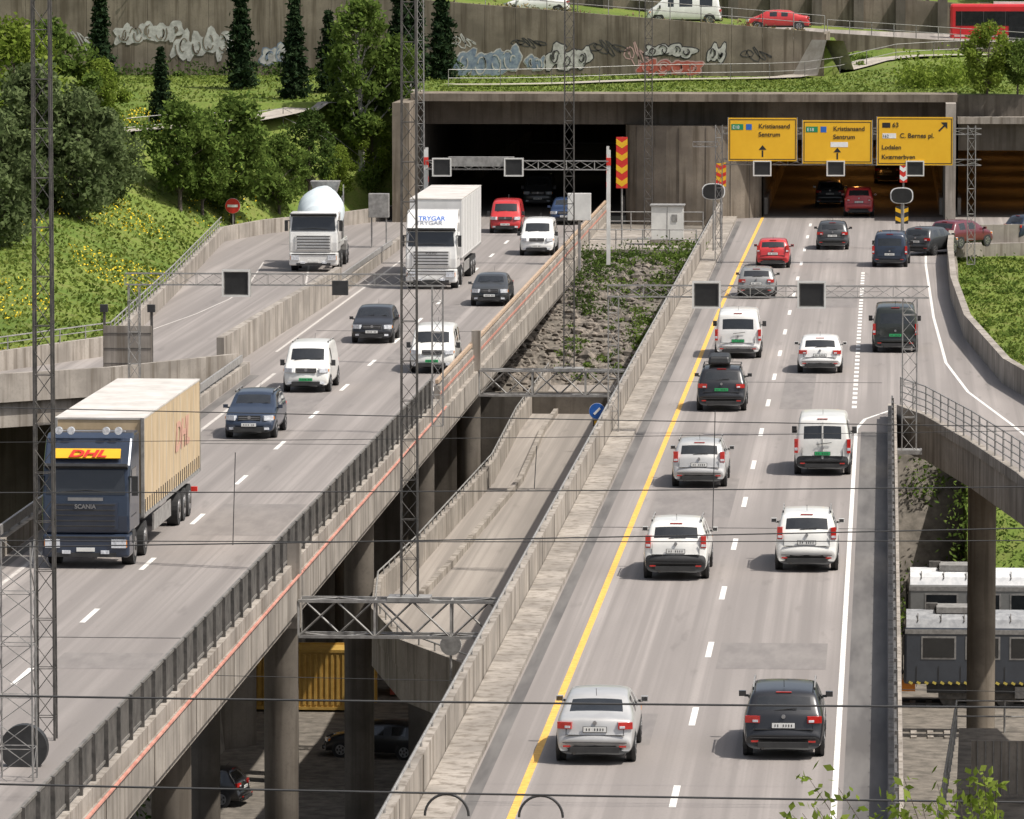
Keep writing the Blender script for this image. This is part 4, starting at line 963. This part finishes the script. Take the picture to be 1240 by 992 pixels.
mass('shrubs',[(x,y,hgt(x,y)) for x,y in [(random.uniform(-3.6,-1.5),random.uniform(378,392)) for _ in range(16)]],LF,.12,3500,16,.6,.8)
mass('shrubs',rp_(-60,-27,194,222,70),LD,.14,9000,8,1.5,1.2)
mass('shrubs',rp_(1,12,266,284,60),LF,.13,9000,9,1.2,1.)
mass('weeds',rp_(4.2,10,285,318,120),LF,.09,7000,10,.45,.25)
GR=leafmat('grass_blades',(.10,.15,.028),(.22,.26,.06),.35)
r=random.Random(5)
mb=MB(); C=[]; PA=np.array(PATHS)
def offpath(x,y,d=1.5): return ((PA[:,0]-x)**2+(PA[:,1]-y)**2).min()>d*d
for _ in range(36000):
    x=r.uniform(-62,-34); y=r.uniform(238,345)
    if x>rampX(y)-.6 or not offpath(x,y): continue
    C.append((x,y,hgt(x,y)+.06))
mb.leaves(C,.13,GR,1.0); mb.obj('meadow_grass')
mb=MB(); FL=[]
for _ in range(17000):
    x=r.uniform(-62,-36); y=r.uniform(240,342)
    if x>rampX(y)-.8 or not offpath(x,y): continue
    if math.sin(x*.5+1)*math.sin(y*.16)+.6*math.sin(x*.23+y*.3)<.05: continue
    FL.append((x,y,hgt(x,y)+.24))
DY=pm('dandelion_yellow',(.66,.48,.01),(.76,.56,.02),rough=.8); mb.leaves(FL,.08,DY,.8); mb.obj('dandelions')
mb=MB(); C=[]
for _ in range(16000):
    x=r.uniform(-50,12); y=r.uniform(347,374)
    if offpath(x,y): C.append((x,y,hgt(x,y)+.05))
for _ in range(7000):
    x=r.uniform(3.9,12); y=r.uniform(284,318); C.append((x,y,hgt(x,y)+.05))
mb.leaves(C,.11,GR,1.0); mb.obj('bank_grass')
# young tree beside the road
g=np.random.default_rng(99); mb=MB(); Yt=84.; zt_=AY(1080,1015,Yt).z
mb.cyl((2.4,Yt,-16),(1.6,Yt,zt_-2),.28,BARK,.12,n=10); 
for k in range(34):
    px=g.uniform(955,1225); py=g.uniform(925,1010)+ (15 if px<1030 else 0); e=AY(px,py,Yt+g.uniform(-1,1)); b=Vector((1.6+g.uniform(-.2,.2),Yt,zt_-2+g.uniform(-.4,.6))); mid=b.lerp(e,.6)+Vector((0,0,-.3))
    mb.cyl(b,mid,.02,BARK,.012,n=5,cap=False); mb.cyl(mid,e,.011,BARK,.004,n=5,cap=False)
    u=g.uniform(0.4,1.05,size=(20,1)); q=np.array(mid)*(1-u)+np.array(e)*u+g.normal(0,.09,(20,3)); mb.leaves(q,.085,LY,g=g)
q=g.normal(size=(2500,3))*np.array([1.0,.9,.7])+np.array([1.6,Yt,zt_-2.6]); mb.leaves(q,.1,LY,g=g)
mb.obj('young_tree')
# ------------------------------------------------------------------ light, sky, camera
v=Vector((.60,-.20,1.0)).normalized()
sl_=bpy.data.lights.new('sun','SUN'); sl_.energy=5.0; sl_.angle=R(.5); sl_.color=(1,.95,.885); so=bpy.data.objects.new('sun',sl_); sc.collection.objects.link(so); so.rotation_euler=v.to_track_quat('Z','Y').to_euler()
w=bpy.data.worlds.new('World'); sc.world=w; w.use_nodes=True; nt=w.node_tree; sk=nt.nodes.new('ShaderNodeTexSky'); sk.sky_type='NISHITA'; sk.sun_disc=False
sk.sun_elevation=math.asin(v.z); sk.sun_rotation=math.atan2(v.x,v.y); sk.dust_density=4.0
hs=nt.nodes.new('ShaderNodeHueSaturation'); hs.inputs['Saturation'].default_value=.55
nt.links.new(sk.outputs[0],hs.inputs['Color']); nt.links.new(hs.outputs[0],nt.nodes['Background'].inputs[0]); nt.nodes['Background'].inputs[1].default_value=.14
cd=bpy.data.cameras.new('camera'); cd.lens=F/1240*36; cd.sensor_width=36; cd.clip_end=6000; cd.clip_start=1; co=bpy.data.objects.new('camera',cd); sc.collection.objects.link(co)
co.location=(0,0,H); co.rotation_euler=(R(90)-TH,0,PS); sc.camera=co
sc.view_settings.view_transform='Standard'; sc.view_settings.look='None'; sc.view_settings.exposure=0
